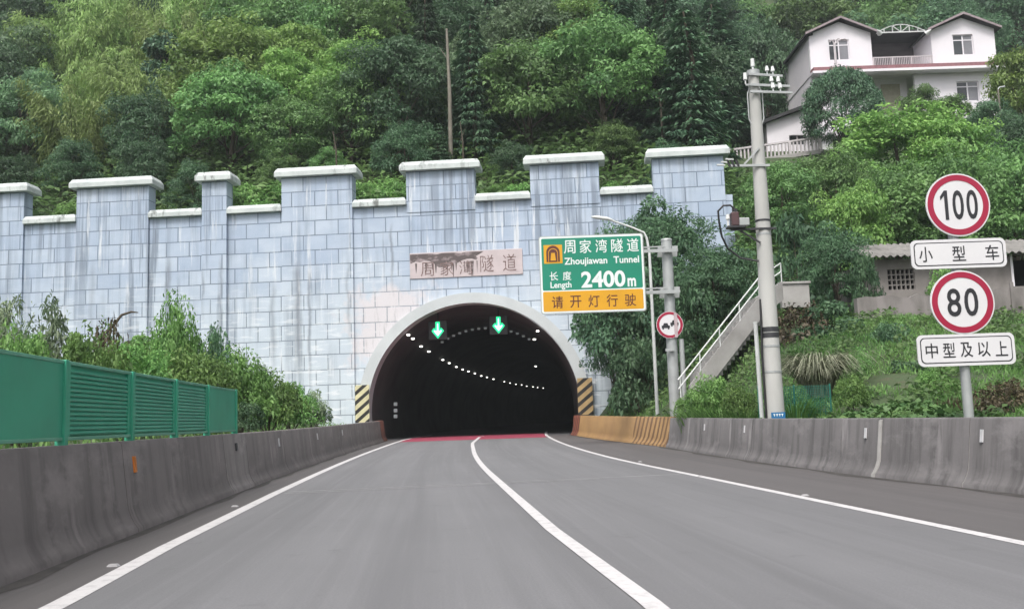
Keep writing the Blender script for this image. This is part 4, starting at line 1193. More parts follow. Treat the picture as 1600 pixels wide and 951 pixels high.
for i, (x0, x1, z0, z1) in enumerate(wins + [(HX(1495, 140), HX(1530, 140), HZ(1512, 158), HZ(1512, 127))]):
    fr = MB(); t = .07; yy = Y0+.1
    fr.box(x0, x1, yy, yy+.08, z0, z0+t); fr.box(x0, x1, yy, yy+.08, z1-t, z1); fr.box(x0, x0+t, yy, yy+.08, z0+t, z1-t); fr.box(x1-t, x1, yy, yy+.08, z0+t, z1-t)
    xm_ = (x0+x1)/2; fr.box(xm_-.05, xm_+.05, yy, yy+.08, z0+t, z1-t); zt_ = z0+(z1-z0)*.74; fr.box(x0+t, xm_-.051, yy+.001, yy+.08, zt_-.04, zt_+.04); fr.box(xm_+.051, x1-t, yy+.001, yy+.08, zt_-.04, zt_+.04)
    f_ = fr.build('window', M['house_white'], e)
    MB().box(x0+t, xm_-.05, yy+.03, yy+.05, z0+t, z1-t).build('pane', M['glass'], f_)
    MB().box(xm_+.05, x1-t, yy+.03, yy+.05, z0+t, z1-t).build('pane', M['glass_pale'], f_)
# recessed loggia between the gables
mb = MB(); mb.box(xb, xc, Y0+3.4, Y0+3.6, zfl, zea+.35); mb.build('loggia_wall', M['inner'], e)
mb = MB(); mb.box(xb-.2, xc+.2, Y0+.9, Y0+DP, zea+.352, zea+.5); mb.build('loggia_roof', M['dark_roof'], e)
mb = MB(); yb = Y0-.05
zr1 = zfl+1.0
for z in (zr1, zfl+.15): mb.box(xb+.01, xc-.01, yb-.03, yb+.03, z-.04, z+.04)
nb = 34
for i in range(nb+1):
    x = xb+.05+(xc-xb-.1)*i/nb; h_ = .022 if i % 11 else .06
    mb.box(x-h_, x+h_, yb-.022, yb+.022, zfl+.05, zr1-.041)
mb.build('balcony_railing', M['rail_white'], e)
mb = MB(); mb.box(xa-.05, xd+.05, Y0-.001, Y0+DP, zfl-.25, zfl); mb.build('floor_slab', M['house_white'], e)
MB().prism_y([(xa-.1, zfl-.26), (xd+.1, zfl-.26), (xd+.1, zfl+.06), (xa-.1, zfl+.06)], Y0-.9, Y0-.06).build('ledge', M['ledge_red'], e)
MB().box(xa-.2, xd+.2, Y0-1.0, Y0-.055, zfl-.46, zfl-.263).build('ledge_fascia', M['house_white'], e)
# ground floor
gw = (HX(1495, 140), HX(1530, 140), HZ(1512, 158), HZ(1512, 127))
mb = MB(); xg = HX(1362, 140)
mb.box(xa, xg, Y0, Y0+.3, zgr-1, zfl-.252)
window_hole(mb, HX(1430, 140), xd, zgr-1, zfl-.252, *gw, Y0, Y0+.3)
mb.box(xg, HX(1430, 140), Y0+1.5, Y0+1.8, zgr-1, zfl-.252)
mb.box(xa, xa+.3, Y0+.301, Y0+DP, zgr-1, zfl-.252); mb.box(xd-.3, xd, Y0+.301, Y0+DP, zgr-1, zfl-.252)
mb.build('ground_floor_wall', M['house_white'], e)
MB().box(HX(1388, 140), HX(1418, 140), Y0+1.42, Y0+1.499, zgr-1, zfl-.75).build('door', M['beige'], e)
# long lower wing running back on the left side
xs0 = at(1241, 110, Y0+6).x
zs1 = at(1241, 92, Y0+6).z
mb = MB()
v = [(xa-.02, Y0+.2, zgr-2), (xs0, Y0+6.5, zgr-2), (xs0, Y0+6.5, zs1), (xa-.02, Y0+.2, zea-.2)]
v2 = [(x+1.5, y+.3, z) for x, y, z in v]
mb.v = v+v2; mb.f = [(0,1,2,3),(7,6,5,4),(3,2,6,7),(0,4,5,1),(1,5,6,2),(0,3,7,4)]
mb.build('side_wall', M['house_side'], e)
mb = MB()
q = [(xa-.3, Y0-.1, zea-.22), (xs0-.35, Y0+6.6, zs1-.1), (xs0-.35, Y0+6.6, zs1+.1), (xa-.3, Y0-.1, zea-.02)]
q2 = [(x+2.6, y+.4, z+.6) for x, y, z in q]
mb.v = q+q2; mb.f = [(0,1,2,3),(7,6,5,4),(3,2,6,7),(0,4,5,1),(1,5,6,2),(0,3,7,4)]
mb.build('side_roof', M['dark_roof'], e)
sw = Vector((xs0-xa, 6.3, 0)); swn = sw.normalized(); nn = Vector((-swn.y, swn.x, 0))
c = Vector((xa, Y0+.2, 0))+sw*.72; c.z = HZ(1243, 105)
MB().obox(c+nn*.02, swn*.45, nn*.04, (0, 0, .75)).build('side_window', M['glass'], e)
# white roof truss over the loggia
mb = MB(); yt = Y0+.6; zt0 = HZ(1410, 46)
xt0, xt1 = HX(1372, 40), HX(1452, 40)
mb.bar((xt0, yt, zt0), (xt1, yt, zt0), .09, .09)
n = 12; arc = []
for i in range(n+1):
    f = i/n; arc.append(Vector((xt0+(xt1-xt0)*f, yt, zt0+.65*math.sin(PI*f))))
for a, b in zip(arc[:-1], arc[1:]): mb.bar(a, b, .06, .06)
xm_ = (xt0+xt1)/2
for i in (2, 4, 6, 8, 10): mb.bar((arc[i].x, yt, zt0), arc[i], .06, .06, (0, 1, 0))
mb.bar(arc[4], (xm_, yt, zt0), .06, .06); mb.bar(arc[8], (xm_, yt, zt0), .06, .06)
mb.build('roof_truss', M['white_metal'], e)
for px, sg in ((1375, 1), (1447, -1)):
    c = at(px, 53, Y0-.6)
    MB().tube([c, c+Vector((sg*-.15, -.15, .1)), c+Vector((sg*-.3, -.3, .2))], [.22, .16, .04], 12).build('floodlight', M['white_metal'], e, smooth=True)
# old lamp post with curled arms on the ledge
c = at(1306, 100, Y0-1.4)
e2 = empty('lamp_post', c, 'pale post with curled arms before the left gable window of the house', 'lamp post')
zt_ = at(1305, 68, Y0-1.4).z
mb = MB().tube([c-Vector((0, 0, 2.2)), (c.x, c.y, zt_)], [.12, .09], 10)
mb.build('post', M['rail_white'], e2, smooth=True)
for (dx, dz) in ((-.35, .25), (.5, .35), (1.1, .3)):
    MB().tube([(c.x, c.y, zt_-.1), (c.x+dx*.4, c.y, zt_+dz), (c.x+dx*.8, c.y, zt_+dz+.05), (c.x+dx, c.y, zt_+dz-.15)], .05, 8).build('curled_arm', M['rail_white'], e2, smooth=True)

# annex below with a sloping roof, and the balustrade in front of it
AY = 72.0
ax0, ax1 = at(1198, 205, AY).x, at(1283, 205, AY).x
za0 = at(1198, 193, AY).z; za1 = at(1275, 163, AY).z; zab = at(1240, 245, AY).z
e = empty('annex', ((ax0+ax1)/2, AY, zab), 'small white annex with a steep dark lean-to roof below the house', 'building')
wx0, wx1 = at(1233, 214, AY).x, at(1260, 214, AY).x; wz0, wz1 = at(1246, 226, AY).z, at(1246, 211, AY).z
mb = MB()
zs_ = lambda x: za0+(za1-za0)*(x-ax0)/(ax1-ax0)
mb.prism_y([(ax0, zab), (wx0, zab), (wx0, zs_(wx0)), (ax0, za0)], AY, AY+5)
mb.prism_y([(wx0, wz1), (wx1, wz1), (wx1, zs_(wx1)), (wx0, zs_(wx0))], AY, AY+5)
mb.prism_y([(wx0, zab), (wx1, zab), (wx1, wz0), (wx0, wz0)], AY, AY+5)
mb.prism_y([(wx1, zab), (ax1, zab), (ax1, za1), (wx1, zs_(wx1))], AY, AY+5)
mb.build('wall', M['house_white'], e)
mb = MB(); mb.box(wx0, wx1, AY+.25, AY+.3, wz0, wz1); f_ = mb.build('window', M['glass'], e)
MB().box((wx0+wx1)/2-.05, (wx0+wx1)/2+.05, AY+.15, AY+.245, wz0, wz1).build('mullion', M['rail_white'], f_)
mb = MB(); mb.prism_y([(ax0-.5, za0-.15), (ax1+.2, za1+.12), (ax1+.2, za1+.36), (ax0-.5, za0+.10)], AY-.5, AY+5.3); mb.build('roof', M['dark_roof'], e)
BY = 69.5
b0 = at(1140, 246, BY); b1 = at(1281, 226, BY)
e = empty('balustrade', ((b0.x+b1.x)/2, BY, b0.z-.5), 'white concrete balustrade along the terrace edge below the annex', 'balustrade')
b1 = Vector((b1.x, BY, b1.z)); b0 = Vector((b0.x, BY, b0.z))
mb = MB(); mb.bar(b0+Vector((0, 0, .55)), b1+Vector((0, 0, .55)), .18, .13); mb.build('top_rail', M['rail_white'], e)
mb = MB(); mb.bar(b0+Vector((0, 0, -.55)), b1+Vector((0, 0, -.55)), .25, .3); mb.build('plinth', M['stair_conc'], e)
nb = 24
for i in range(nb+1):
    q = b0.lerp(b1, i/nb); big = i % 8 == 0; r_ = .055 if not big else .1
    MB().box(q.x-r_, q.x+r_, BY-r_, BY+r_, q.z-.41, q.z+.485).build('baluster', M['rail_white'], e)
# slim lamp pole at the right of the house
q = at(1567, 220, 66); t_ = at(1562, 140, 66)
e = empty('lamp_pole', (q.x, 66, H(q.x, 66)), 'thin pale pole among the trees right of the white house', 'pole')
MB().tube([(q.x, 66, e.location.z-.3), (q.x, 66, t_.z)], [.09, .06], 10).build('shaft', M['bark_pale'], e, smooth=True)
MB().tube([(q.x, 66, t_.z), (q.x+.1, 66, t_.z+.15), (q.x+.5, 66, t_.z+.2)], [.05, .05, .07], 8).build('head', M['galv'], e, smooth=True)

# ------------------------------------------------------------------ foliage
def rnd_dirs(rg, n):
    v = rg.normal(size=(n, 3)); return v/np.linalg.norm(v, axis=1)[:, None]
def nrm(v): return v/np.maximum(1e-9, np.linalg.norm(v, axis=1))[:, None]
def leaf_mesh(name, C, D, Nn, Ln, Wd, tone, droop=.15):
    "one diamond-shaped blade per row"
    S = nrm(np.cross(D, Nn)); n = len(C)
    Ln = np.broadcast_to(Ln, (n,))[:, None]; Wd = np.broadcast_to(Wd, (n,))[:, None]
    a = C; mid = C + D*Ln*.45; tip = C + D*Ln - np.array([0, 0, 1.0])*Ln*droop
    lift = Nn*Wd*.18
    V = np.stack([a, mid-S*Wd*.5+lift, tip, mid+S*Wd*.5+lift], 1).reshape(-1, 3)
    me = bpy.data.meshes.new(name)
    me.vertices.add(4*n); me.vertices.foreach_set('co', V.ravel().astype(np.float32))
    me.loops.add(4*n); me.loops.foreach_set('vertex_index', np.arange(4*n, dtype=np.int32))
    me.polygons.add(n); me.polygons.foreach_set('loop_start', np.arange(0, 4*n, 4, dtype=np.int32))
    me.update(calc_edges=True)
    at_ = me.attributes.new('tone', 'FLOAT', 'POINT'); at_.data.foreach_set('value', np.repeat(np.clip(tone, 0, 1), 4).astype(np.float32))
    return me
class Bag:
    def __init__(s): s.c = []; s.d = []; s.n = []; s.l = []; s.w = []; s.t = []
    def add(s, C, D, Nn, Ln, Wd, T):
        n = len(C); s.c.append(C); s.d.append(nrm(D)); s.n.append(nrm(Nn)); s.l.append(np.broadcast_to(Ln, (n,))); s.w.append(np.broadcast_to(Wd, (n,))); s.t.append(np.broadcast_to(T, (n,)))
    def mesh(s, name, droop=.15):
        return leaf_mesh(name, np.concatenate(s.c), np.concatenate(s.d), np.concatenate(s.n), np.concatenate(s.l), np.concatenate(s.w), np.concatenate(s.t), droop)
def clump(bag, rg, cc, rc, n, leaf, tone, up=.5, flat=.8, aspect=.5):
    u = rnd_dirs(rg, n); u[:, 2] = np.abs(u[:, 2])*.9 - .25; u = nrm(u)
    P = cc + u*np.array([rc, rc, rc*flat])*(.55+.5*rg.random(n)**.6)[:, None]
    Nn = u + np.array([0, 0, up]) + .55*rg.normal(size=(n, 3))
    D = np.cross(u, rg.normal(size=(n, 3))) + u*.5 - np.array([0, 0, .25])
    sz = leaf*rg.uniform(.72, 1.35)*(.6+.8*rg.random(n))
    bag.add(P, D, Nn, sz, sz*aspect, tone + .22*rg.normal(size=n))
def trunk_mesh(name, h, r, limbs, mat):
    mb = MB(True); mb.tube([(0, 0, -.5), (.05*h*.2, 0, h*.35), (-.02*h, .03*h, h*.7), (0, 0, h)], [r*1.25, r*.9, r*.6, r*.25], 9)
    for (b, t) in limbs:
        b = Vector(b); t = Vector(t); m = b.lerp(t, .5)+Vector((0, 0, .12*(t-b).length)); mb.tube([b, m, t], [r*.4, r*.25, r*.08], 6)
    v = np.array(mb.v); me = bpy.data.meshes.new(name); me.from_pydata([tuple(p) for p in v], [], mb.f)
    me.polygons.foreach_set('use_smooth', [True]*len(me.polygons)); me.materials.append(mat); return me
def broad_tree(seed, h, r, bole, nc, per, leaf, up=.5, aspect=.5, rc=(.2, .34), bark='bark', shell=.55, lobes=.22):
    rg = np.random.default_rng(seed); bag = Bag(); cz = bole+(h-bole)*.5; rz = (h-bole)*.5; lim = []
    ph = rg.random(6)*6.28
    for i in range(nc):
        u = rnd_dirs(rg, 1)[0]
        if u[2] < -.55: u[2] = -u[2]
        az = math.atan2(u[1], u[0])
        lob = 1 + lobes*math.sin(3*az+ph[0])*math.cos(2*u[2]*2+ph[1]) + lobes*.6*math.sin(5*az+ph[2]+3*u[2])
        f = shell + (1-shell)*rg.random()**.5
        rcl = r*rg.uniform(*rc)
        c = np.array([u[0]*r*f*lob, u[1]*r*f*lob, cz+u[2]*rz*f*lob])
        clump(bag, rg, c, rcl, int(per*rg.uniform(.7, 1.3)), leaf, .5+.26*rg.normal(), up=up, aspect=aspect)
        if i < 9: lim.append(((0, 0, bole*.7+(h-bole)*.45*rg.random()), tuple(c*.92+np.array([0, 0, 0]))))
    return bag.mesh('crown'), trunk_mesh('trunk', h*.8, max(.08, h*.022), lim, M[bark])
def conifer_tree(seed, h, r, n_tier=15, sparse=1.0):
    rg = np.random.default_rng(seed); bag = Bag()
    for t in range(n_tier):
        f = t/(n_tier-1); z = h*(.12+.85*f); br = r*(1-f)**.75+.25
        nb = int(9-4*f)
        a0 = rg.random()*6.28
        for b in range(nb):
            a = a0+6.283*b/nb+rg.normal()*.25; ln = br*rg.uniform(.7, 1.12)
            k = int(46*sparse*(.4+ln/r)); s = rg.random(k)**.7
            dirv = np.array([math.cos(a), math.sin(a), 0])
            sag = -.28*s**1.6*ln + .15*s*ln
            side = np.array([-math.sin(a), math.cos(a), 0])
            lat = rg.normal(size=k)*.22*ln*(1.1-s)
            P = dirv*(s*ln)[:, None] + side*lat[:, None] + np.array([0, 0, 1])*(z+sag+rg.normal(size=k)*.07)[:, None]
            D = dirv + side*(np.sign(lat)*.9)[:, None] + np.array([0, 0, -.45]) + .35*rg.normal(size=(k, 3))
            Nn = np.array([0, 0, 1.0]) + .5*dirv + .4*rg.normal(size=(k, 3))
            sz = rg.uniform(.28, .55, k)
            bag.add(P, D, Nn, sz, sz*.32, .4+.25*f+.25*rg.normal()+.15*rg.normal(size=k))
    return bag.mesh('crown', .25), trunk_mesh('trunk', h*.97, h*.016, [], M['bark'])
def bamboo(seed, h, r, culms=26):
    rg = np.random.default_rng(seed); bag = Bag(); mb = MB(True)
    for c in range(culms):
        a = rg.random()*6.28; b0 = rg.random()**.5*r*.45; hh = h*rg.uniform(.65, 1.05); lean = r*rg.uniform(.35, 1.0)
        base = np.array([math.cos(a)*b0, math.sin(a)*b0, 0]); dirv = np.array([math.cos(a), math.sin(a), 0])
        T = np.linspace(0, 1, 7); pts = [base+dirv*lean*t**2.3+np.array([0, 0, hh*(t-.10*t**4)]) for t in T]
        mb.tube([tuple(p) for p in pts], [.05*(1-.85*t)+.006 for t in T], 5)
        k = 330; t = .25+.75*rg.random(k)**.75
        P = base + dirv*(lean*t**2.3)[:, None] + np.array([0, 0, 1.0])*(hh*(t-.10*t**4))[:, None]
        sp = .62*(1.15-t)+.15
        P = P + rg.normal(size=(k, 3))*sp[:, None]*np.array([1, 1, .7])
        D = rg.normal(size=(k, 3))*.6 + dirv*.6 + np.array([0, 0, -.8]); Nn = rg.normal(size=(k, 3))*.6+np.array([0, 0, 1.0])+dirv*.4
        sz = rg.uniform(.3, .6, k); bag.add(P, D, Nn, sz, sz*.22, .5+.3*rg.normal()*.6+.2*rg.normal(size=k))
    me = bpy.data.meshes.new('culms'); me.from_pydata(mb.v, [], mb.f); me.materials.append(M['culm'])
    return bag.mesh('crown', .3), me
def shrub(seed, h, r, nc, per, leaf, aspect=.45, up=.4, stems=7, spiky=0.0, bark='bark'):
    rg = np.random.default_rng(seed); bag = Bag(); mb = MB(True)
    for i in range(nc):
        u = rnd_dirs(rg, 1)[0]; u[2] = abs(u[2]); f = .35+.65*rg.random()**.5
        c = np.array([u[0]*r*f, u[1]*r*f, h*(.12+.80*u[2]*f)])
        clump(bag, rg, c, r*rg.uniform(.16, .32), int(per*rg.uniform(.6, 1.4)), leaf, .5+.28*rg.normal(), up=up, flat=1.0+spiky, aspect=aspect)
        if i < stems: mb.tube([(u[0]*.1, u[1]*.1, -.2), tuple(c*.5+np.array([0, 0, .1])), tuple(c)], [.035, .025, .008], 5)
    # loose shoots breaking the outline
    for i in range(int(nc*.16)):
        a = rg.random()*6.28; rr = r*rg.random()**.5*.95; k = 16; t = np.linspace(.2, 1, k)
        top = h*(1.0-.5*(rr/r)**2)*rg.uniform(.85, 1.15); b = np.array([math.cos(a)*rr, math.sin(a)*rr, h*.35])
        tipv = np.array([math.cos(a)*r*.15, math.sin(a)*r*.15, top-h*.35])
        P = b + tipv*t[:, None]; ang = np.arange(k)*2.4
        D = np.stack([np.cos(ang), np.sin(ang), np.full(k, .55)], 1); Nn = np.stack([-np.cos(ang)*.5, -np.sin(ang)*.5, np.ones(k)], 1)
        bag.add(P, D, Nn, leaf*1.15, leaf*aspect, .65+.2*rg.normal(size=k))
    me = bpy.data.meshes.new('stems'); me.from_pydata(mb.v, [], mb.f); me.materials.append(M[bark])
    return bag.mesh('foliage', .2), me

PROTO = {}
def add_proto(key, meshes, lm):
    cr, tr = meshes; cr.materials.clear(); cr.materials.append(L[lm]); PROTO.setdefault(key, []).append((cr, tr))
for sd in (1, 2, 3): add_proto('broad', broad_tree(sd, 9, 3.5, .6, 105, 135, .27), 'broad')
for sd in (11, 12): add_proto('bright', broad_tree(sd, 8.5, 3.5, .6, 95, 120, .30, up=.8), 'bright')
for sd in (21, 22): add_proto('dark', broad_tree(sd, 9, 3.4, .5, 105, 145, .25), 'dark')
for sd in (31, 32): add_proto('grey', broad_tree(sd, 9, 3.3, .6, 100, 140, .23), 'grey')
for sd in (41, 42, 43): add_proto('conifer', conifer_tree(sd, 12, 2.5, 17), 'conifer')
for sd in (51, 52): add_proto('bamboo', bamboo(sd, 10, 3.6, 30), 'bamboo')
for sd in (61, 62, 63): add_proto('shrub', shrub(sd, 2.0, 1.5, 64, 85, .15), 'shrub')
for sd in (71, 72): add_proto('silver', shrub(sd, 2.2, 1.1, 40, 70, .22, aspect=.26, spiky=.2), 'silver')
for sd in (81, 82): add_proto('dkshrub', shrub(sd, 2.6, 1.7, 44, 80, .2), 'dark')
add_proto('column', broad_tree(91, 10, 1.7, .8, 80, 130, .26, up=.3, shell=.5, lobes=.1, rc=(.25, .4)), 'conifer')
add_proto('pruned', broad_tree(95, 5.0, 3.2, .3, 300, 110, .15, rc=(.14, .20), shell=.82, lobes=.02), 'conifer')
add_proto('dry', shrub(97, 2.0, 1.6, 30, 50, .2, stems=12), 'dry')
KINDNAME = {'broad': ('broadleaf_tree', 'trunk', 'crown'), 'bright': ('broadleaf_tree', 'trunk', 'crown'), 'dark': ('evergreen_tree', 'trunk', 'crown'), 'grey': ('broadleaf_tree', 'trunk', 'crown'),
  'conifer': ('conifer_tree', 'trunk', 'crown'), 'bamboo': ('bamboo_clump', 'culms', 'leaves'), 'shrub': ('shrub', 'stems', 'foliage'), 'silver': ('shrub', 'stems', 'foliage'), 'dkshrub': ('shrub', 'stems', 'foliage'),
  'column': ('columnar_tree', 'trunk', 'crown'), 'pruned': ('pruned_tree', 'trunk', 'crown'), 'dry': ('shrub', 'stems', 'foliage')}
BASEH = {'broad': 9, 'bright': 8.5, 'dark': 9, 'grey': 9, 'conifer': 12, 'bamboo': 10, 'shrub': 2.0, 'silver': 2.2, 'dkshrub': 2.6, 'column': 10, 'pruned': 5.0, 'dry': 2.0}
RT_ = random.Random(77)
def plant(kind, x, y, h, label, cat, group=None, wide=1.0, z=None, var=None, leafmat=None):
    nm, tn, cn = KINDNAME[kind]; vs = PROTO[kind]; cr, tr = vs[RT_.randrange(len(vs)) if var is None else var % len(vs)]
    s = h/BASEH[kind]
    e = empty(nm, (x, y, H(x, y)-.05 if z is None else z), label, cat, group, RT_.random()*6.28)
    e.scale = (s*wide, s*wide, s)
    a = bpy.data.objects.new(tn, tr); COL.objects.link(a); a.parent = e
    b = bpy.data.objects.new(cn, cr); COL.objects.link(b); b.parent = e
    return e

# ---- forest on the hillside behind the wall
MER = ['far left edge battlement', 'second battlement from the left', 'narrow battlement', 'fourth battlement from the left', 'battlement left of the name plaque', 'battlement over the green sign', 'rightmost battlement']
MPX = [0, 178, 335, 495, 687, 881, 1075]
def spot_words(px, py):
    if px > 1190:
        side = 'on the hill behind the white house' if px < 1570 else 'on the hill right of the white house'
        return side
    i = min(range(7), key=lambda k: abs(MPX[k]-px))
    lvl = 'low' if py > 215 else ('midway up' if py > 110 else 'high up')
    return '%s over the %s' % (lvl, MER[i])
TONE = {'broad': 'mid-green broadleaf tree', 'bright': 'fresh yellow-green broadleaf tree', 'dark': 'dense dark green tree', 'grey': 'greyish green tree', 'conifer': 'dark drooping conifer', 'bamboo': 'feathery yellow-green bamboo clump', 'shrub': 'leafy green shrub', 'dkshrub': 'dark leafy shrub'}
def kind_at(px, py, r):
    "which kind grows where, read off the photograph"
    def inside(x0, x1, y0, y1): return x0 <= px <= x1 and y0 <= py <= y1
    if inside(70, 340, 10, 205): return 'bamboo' if r < .85 else 'bright'
    if inside(-60, 130, 100, 300): return 'grey' if r < .55 else 'dark'
    if inside(60, 330, 190, 330): return 'dark' if r < .8 else 'broad'
    if inside(330, 600, 30, 160): return 'bright' if r < .7 else 'broad'
    if inside(330, 600, 160, 240): return 'broad' if r < .7 else 'dark'
    if inside(600, 770, -50, 330): return 'broad' if r < .4 else ('grey' if r < .6 else ('dark' if r < .85 else 'conifer'))
    if inside(770, 960, -50, 190): return 'broad' if r < .55 else ('bright' if r < .68 else 'grey')
    if px > 960 and px < 1260: return 'conifer' if r < .75 else 'dark'
    if px >= 1260: return 'dark' if r < .6 else 'broad'
    if py < 30: return 'dark' if r < .5 else 'broad'
    return 'dark' if r < .4 else ('broad' if r < .8 else 'grey')
rf = random.Random(2024)
rows = [(55.2, 4.0, 6.0), (58.6, 4.1, 7.2), (62.4, 4.3, 7.6), (66.4, 4.5, 8.0), (70.8, 4.7, 8.4), (75.4, 4.9, 8.8), (80.4, 5.2, 9.2), (86, 5.8, 10), (93, 6.4, 10.5)]
HOUSE = (20.0, 42.0, 60.0, 93.0)
ntree = 0
for ri, (yy, dx, hh) in enumerate(rows):
    x = -.56*yy-6 + rf.random()*dx
    while x < .56*yy+6:
        px_, py_ = x + rf.uniform(-1, 1), yy + rf.uniform(-1.6, 1.6)
        x += dx*rf.uniform(.8, 1.2)
        yv = py_ - (np.clip(px_, -45, 45)-TX)*math.tan(-YAW)
        if px_ > 16 and yv < 94: continue
        if px_ > 12 and yv < 58: continue
        g = H(px_, yv); h = hh*rf.uniform(.75, 1.2)
        q = project((px_, yv, g+h*.6))
        kd = kind_at(q[0], q[1], rf.random())
        if kd == 'conifer': h *= 1.35
        if ri == 0: h *= .62
        while project((px_, yv, g+h))[1] < 246 and 1090 < q[0] < 1300 and yv < 75 and h > 1.2: h *= .85
        ww = rf.uniform(.9, 1.2)
        lab = '%s %s' % (TONE[kd], spot_words(*q))
        plant(kd, px_, yv, h, lab, 'bamboo' if kd == 'bamboo' else 'tree', 'trees on the wooded hillside', ww)
        ntree += 1
# behind the house the slope is dark forest
for (yy, n) in ((95, 7), (101, 8), (108, 9), (116, 9), (125, 9)):
    for i in range(n):
        x = 15 + (yy*.56+6-15)*(i+rf.uniform(.1, .9))/n; y = yy+rf.uniform(-2, 2); kd = 'dark' if rf.random() < .6 else ('conifer' if rf.random() < .5 else 'broad')
        h = rf.uniform(8, 12); q = project((x, y, H(x, y)+h*.6))
        plant(kd, x, y, h, '%s %s' % (TONE[kd], spot_words(*q)), 'tree', 'trees on the wooded hillside', rf.uniform(.9, 1.2)); ntree += 1
# low shrubs along the top of the wall, seen through the crenels
for (px, n) in ((85, 3), (285, 3), (400, 3), (592, 3), (786, 3), (980, 2)):
    for i in range(n):
        y = TY + 2.2 + rf.random()*2.2; x = at(px-45+90*(i+.5)/n, 300, y).x; y -= (x-TX)*math.tan(-YAW)
        kd = 'shrub' if rf.random() < .75 else 'dkshrub'
        i_ = min(range(7), key=lambda k: abs(MPX[k]-px+50))
        plant(kd, x, y, rf.uniform(1.3, 2.4), '%s showing through the gap right of the %s' % (TONE[kd], MER[i_]), 'shrub', 'shrubs behind the portal battlements', 1.1)

# ---- named trees that stand out
def hero(kind, px, py_top, py_base, Y, label, cat='tree', wide=1.0, width_px=None, z=None, var=None):
    "a plant whose top and foot are at these photo heights at depth Y"
    p = at(px, (py_top+py_base)/2, Y); zt = at(px, py_top, Y).z; zb = at(px, py_base, Y).z
    g = H(p.x, Y)
    if z is None: zb = max(min(zb, g), g-.8) if abs(zb-g) > .8 else zb
    h = max(.5, zt-zb)
    if width_px:
        bw = {'broad': 7.4, 'bright': 7.4, 'dark': 7.2, 'grey': 6.8, 'shrub': 3.3, 'silver': 2.6, 'dkshrub': 3.8, 'pruned': 6.8, 'conifer': 5, 'column': 3.8, 'dry': 3.5, 'bamboo': 7.5}[kind]
        wide = (width_px*Y/FPX/bw)/(h/BASEH[kind])
    return plant(kind, p.x, Y, h, label, cat, None, wide, zb, var)
hero('column', 262, 48, 175, 66, 'dark columnar tree standing out against the yellow-green bamboo', width_px=80)
hero('conifer', 1075, 10, 300, 57, 'tall dark conifer standing left of the utility pole', width_px=150, var=0)
hero('conifer', 1010, 40, 280, 60, 'tall dark conifer behind the gap left of the rightmost battlement', width_px=140, var=1)
hero('conifer', 1118, 0, 235, 73.5, 'tallest dark conifer above the right end of the tunnel wall', width_px=160, var=2)
hero('dark', 1195, 60, 250, 84, 'black-green tree in the shade between utility pole and white house', width_px=110)
# bare dead trunk
q = at(704, 250, 57); t_ = at(703, 45, 57)
e = empty('bare_tree', (q.x, 57, H(q.x, 57)), 'tall bare pale tree trunk above the battlement left of the name plaque', 'tree trunk')
MB().tube([(q.x, 57, e.location.z-.3), (q.x+.05, 57, (q.z+t_.z)/2), (q.x-.03, 57, t_.z)], [.15, .12, .07], 10).build('trunk', M['bark_pale'], e, smooth=True)
MB().tube([(q.x, 57, t_.z-2), (q.x-.5, 57, t_.z-1.2)], [.04, .015], 6).build('branch', M['bark_pale'], e, smooth=True)
for (px0, py0, px1, py1, Y, r_, lab) in ((1034, 200, 1029, 145, 56.5, .07, 'short pale bare trunk among dark conifers left of the rightmost battlement'), (724, 252, 719, 190, 55.5, .06, 'thin pale bare stem close right of the tall bare trunk'), (527, 262, 520, 205, 55.5, .06, 'thin reddish bare stem over the fourth battlement')):
    q = at(px0, py0, Y); t_ = at(px1, py1, Y)
    e = empty('bare_tree', (q.x, Y, H(q.x, Y)), lab, 'tree trunk')
    MB().tube([(q.x, Y, e.location.z-.3), ((q.x+t_.x)/2+.06, Y, (q.z+t_.z)/2), (t_.x, Y, t_.z)], [r_*1.1, r_*.8, r_*.4], 8).build('trunk', M['bark'], e, smooth=True)
    MB().tube([(t_.x, Y, t_.z-1.2), (t_.x+.3, Y, t_.z-.4)], [.03, .01], 6).build('branch', M['bark'], e, smooth=True)

# right of the arch: dark trees in front of the wall
hero('dark', 978, 372, 640, 45.5, 'dark leafy tree filling the wall foot between arch and sign pole', width_px=150, var=0)
hero('dark', 1045, 335, 640, 46.2, 'tall dark tree behind the grey sign pole', width_px=150, var=1)
hero('dark', 1115, 395, 620, 43.5, 'dark tree between the sign pole and the stairs', width_px=130, var=0)
hero('dkshrub', 1000, 520, 650, 42.5, 'dark low bush at the foot of the street lamp', 'shrub', width_px=110)
hero('dkshrub', 1155, 380, 520, 44, 'dark bush just above the stair handrail', 'shrub', width_px=110)
hero('dkshrub', 1090, 500, 640, 41, 'dark bush under the lower end of the stair handrail', 'shrub', width_px=110)
hero('dark', 957, 470, 640, 46.8, 'dark tree crown hanging beside the right arch shoulder', width_px=75, var=1)
hero('dkshrub', 990, 545, 655, 45, 'dark bush at the wall foot right of the amber hazard board', 'shrub', width_px=80)
hero('dkshrub', 1010, 440, 600, 44.5, 'dark bush filling the gap under the green sign', 'shrub', width_px=120)
hero('dkshrub', 1080, 420, 560, 42.5, 'dark bush right of the grey sign pole', 'shrub', width_px=110)
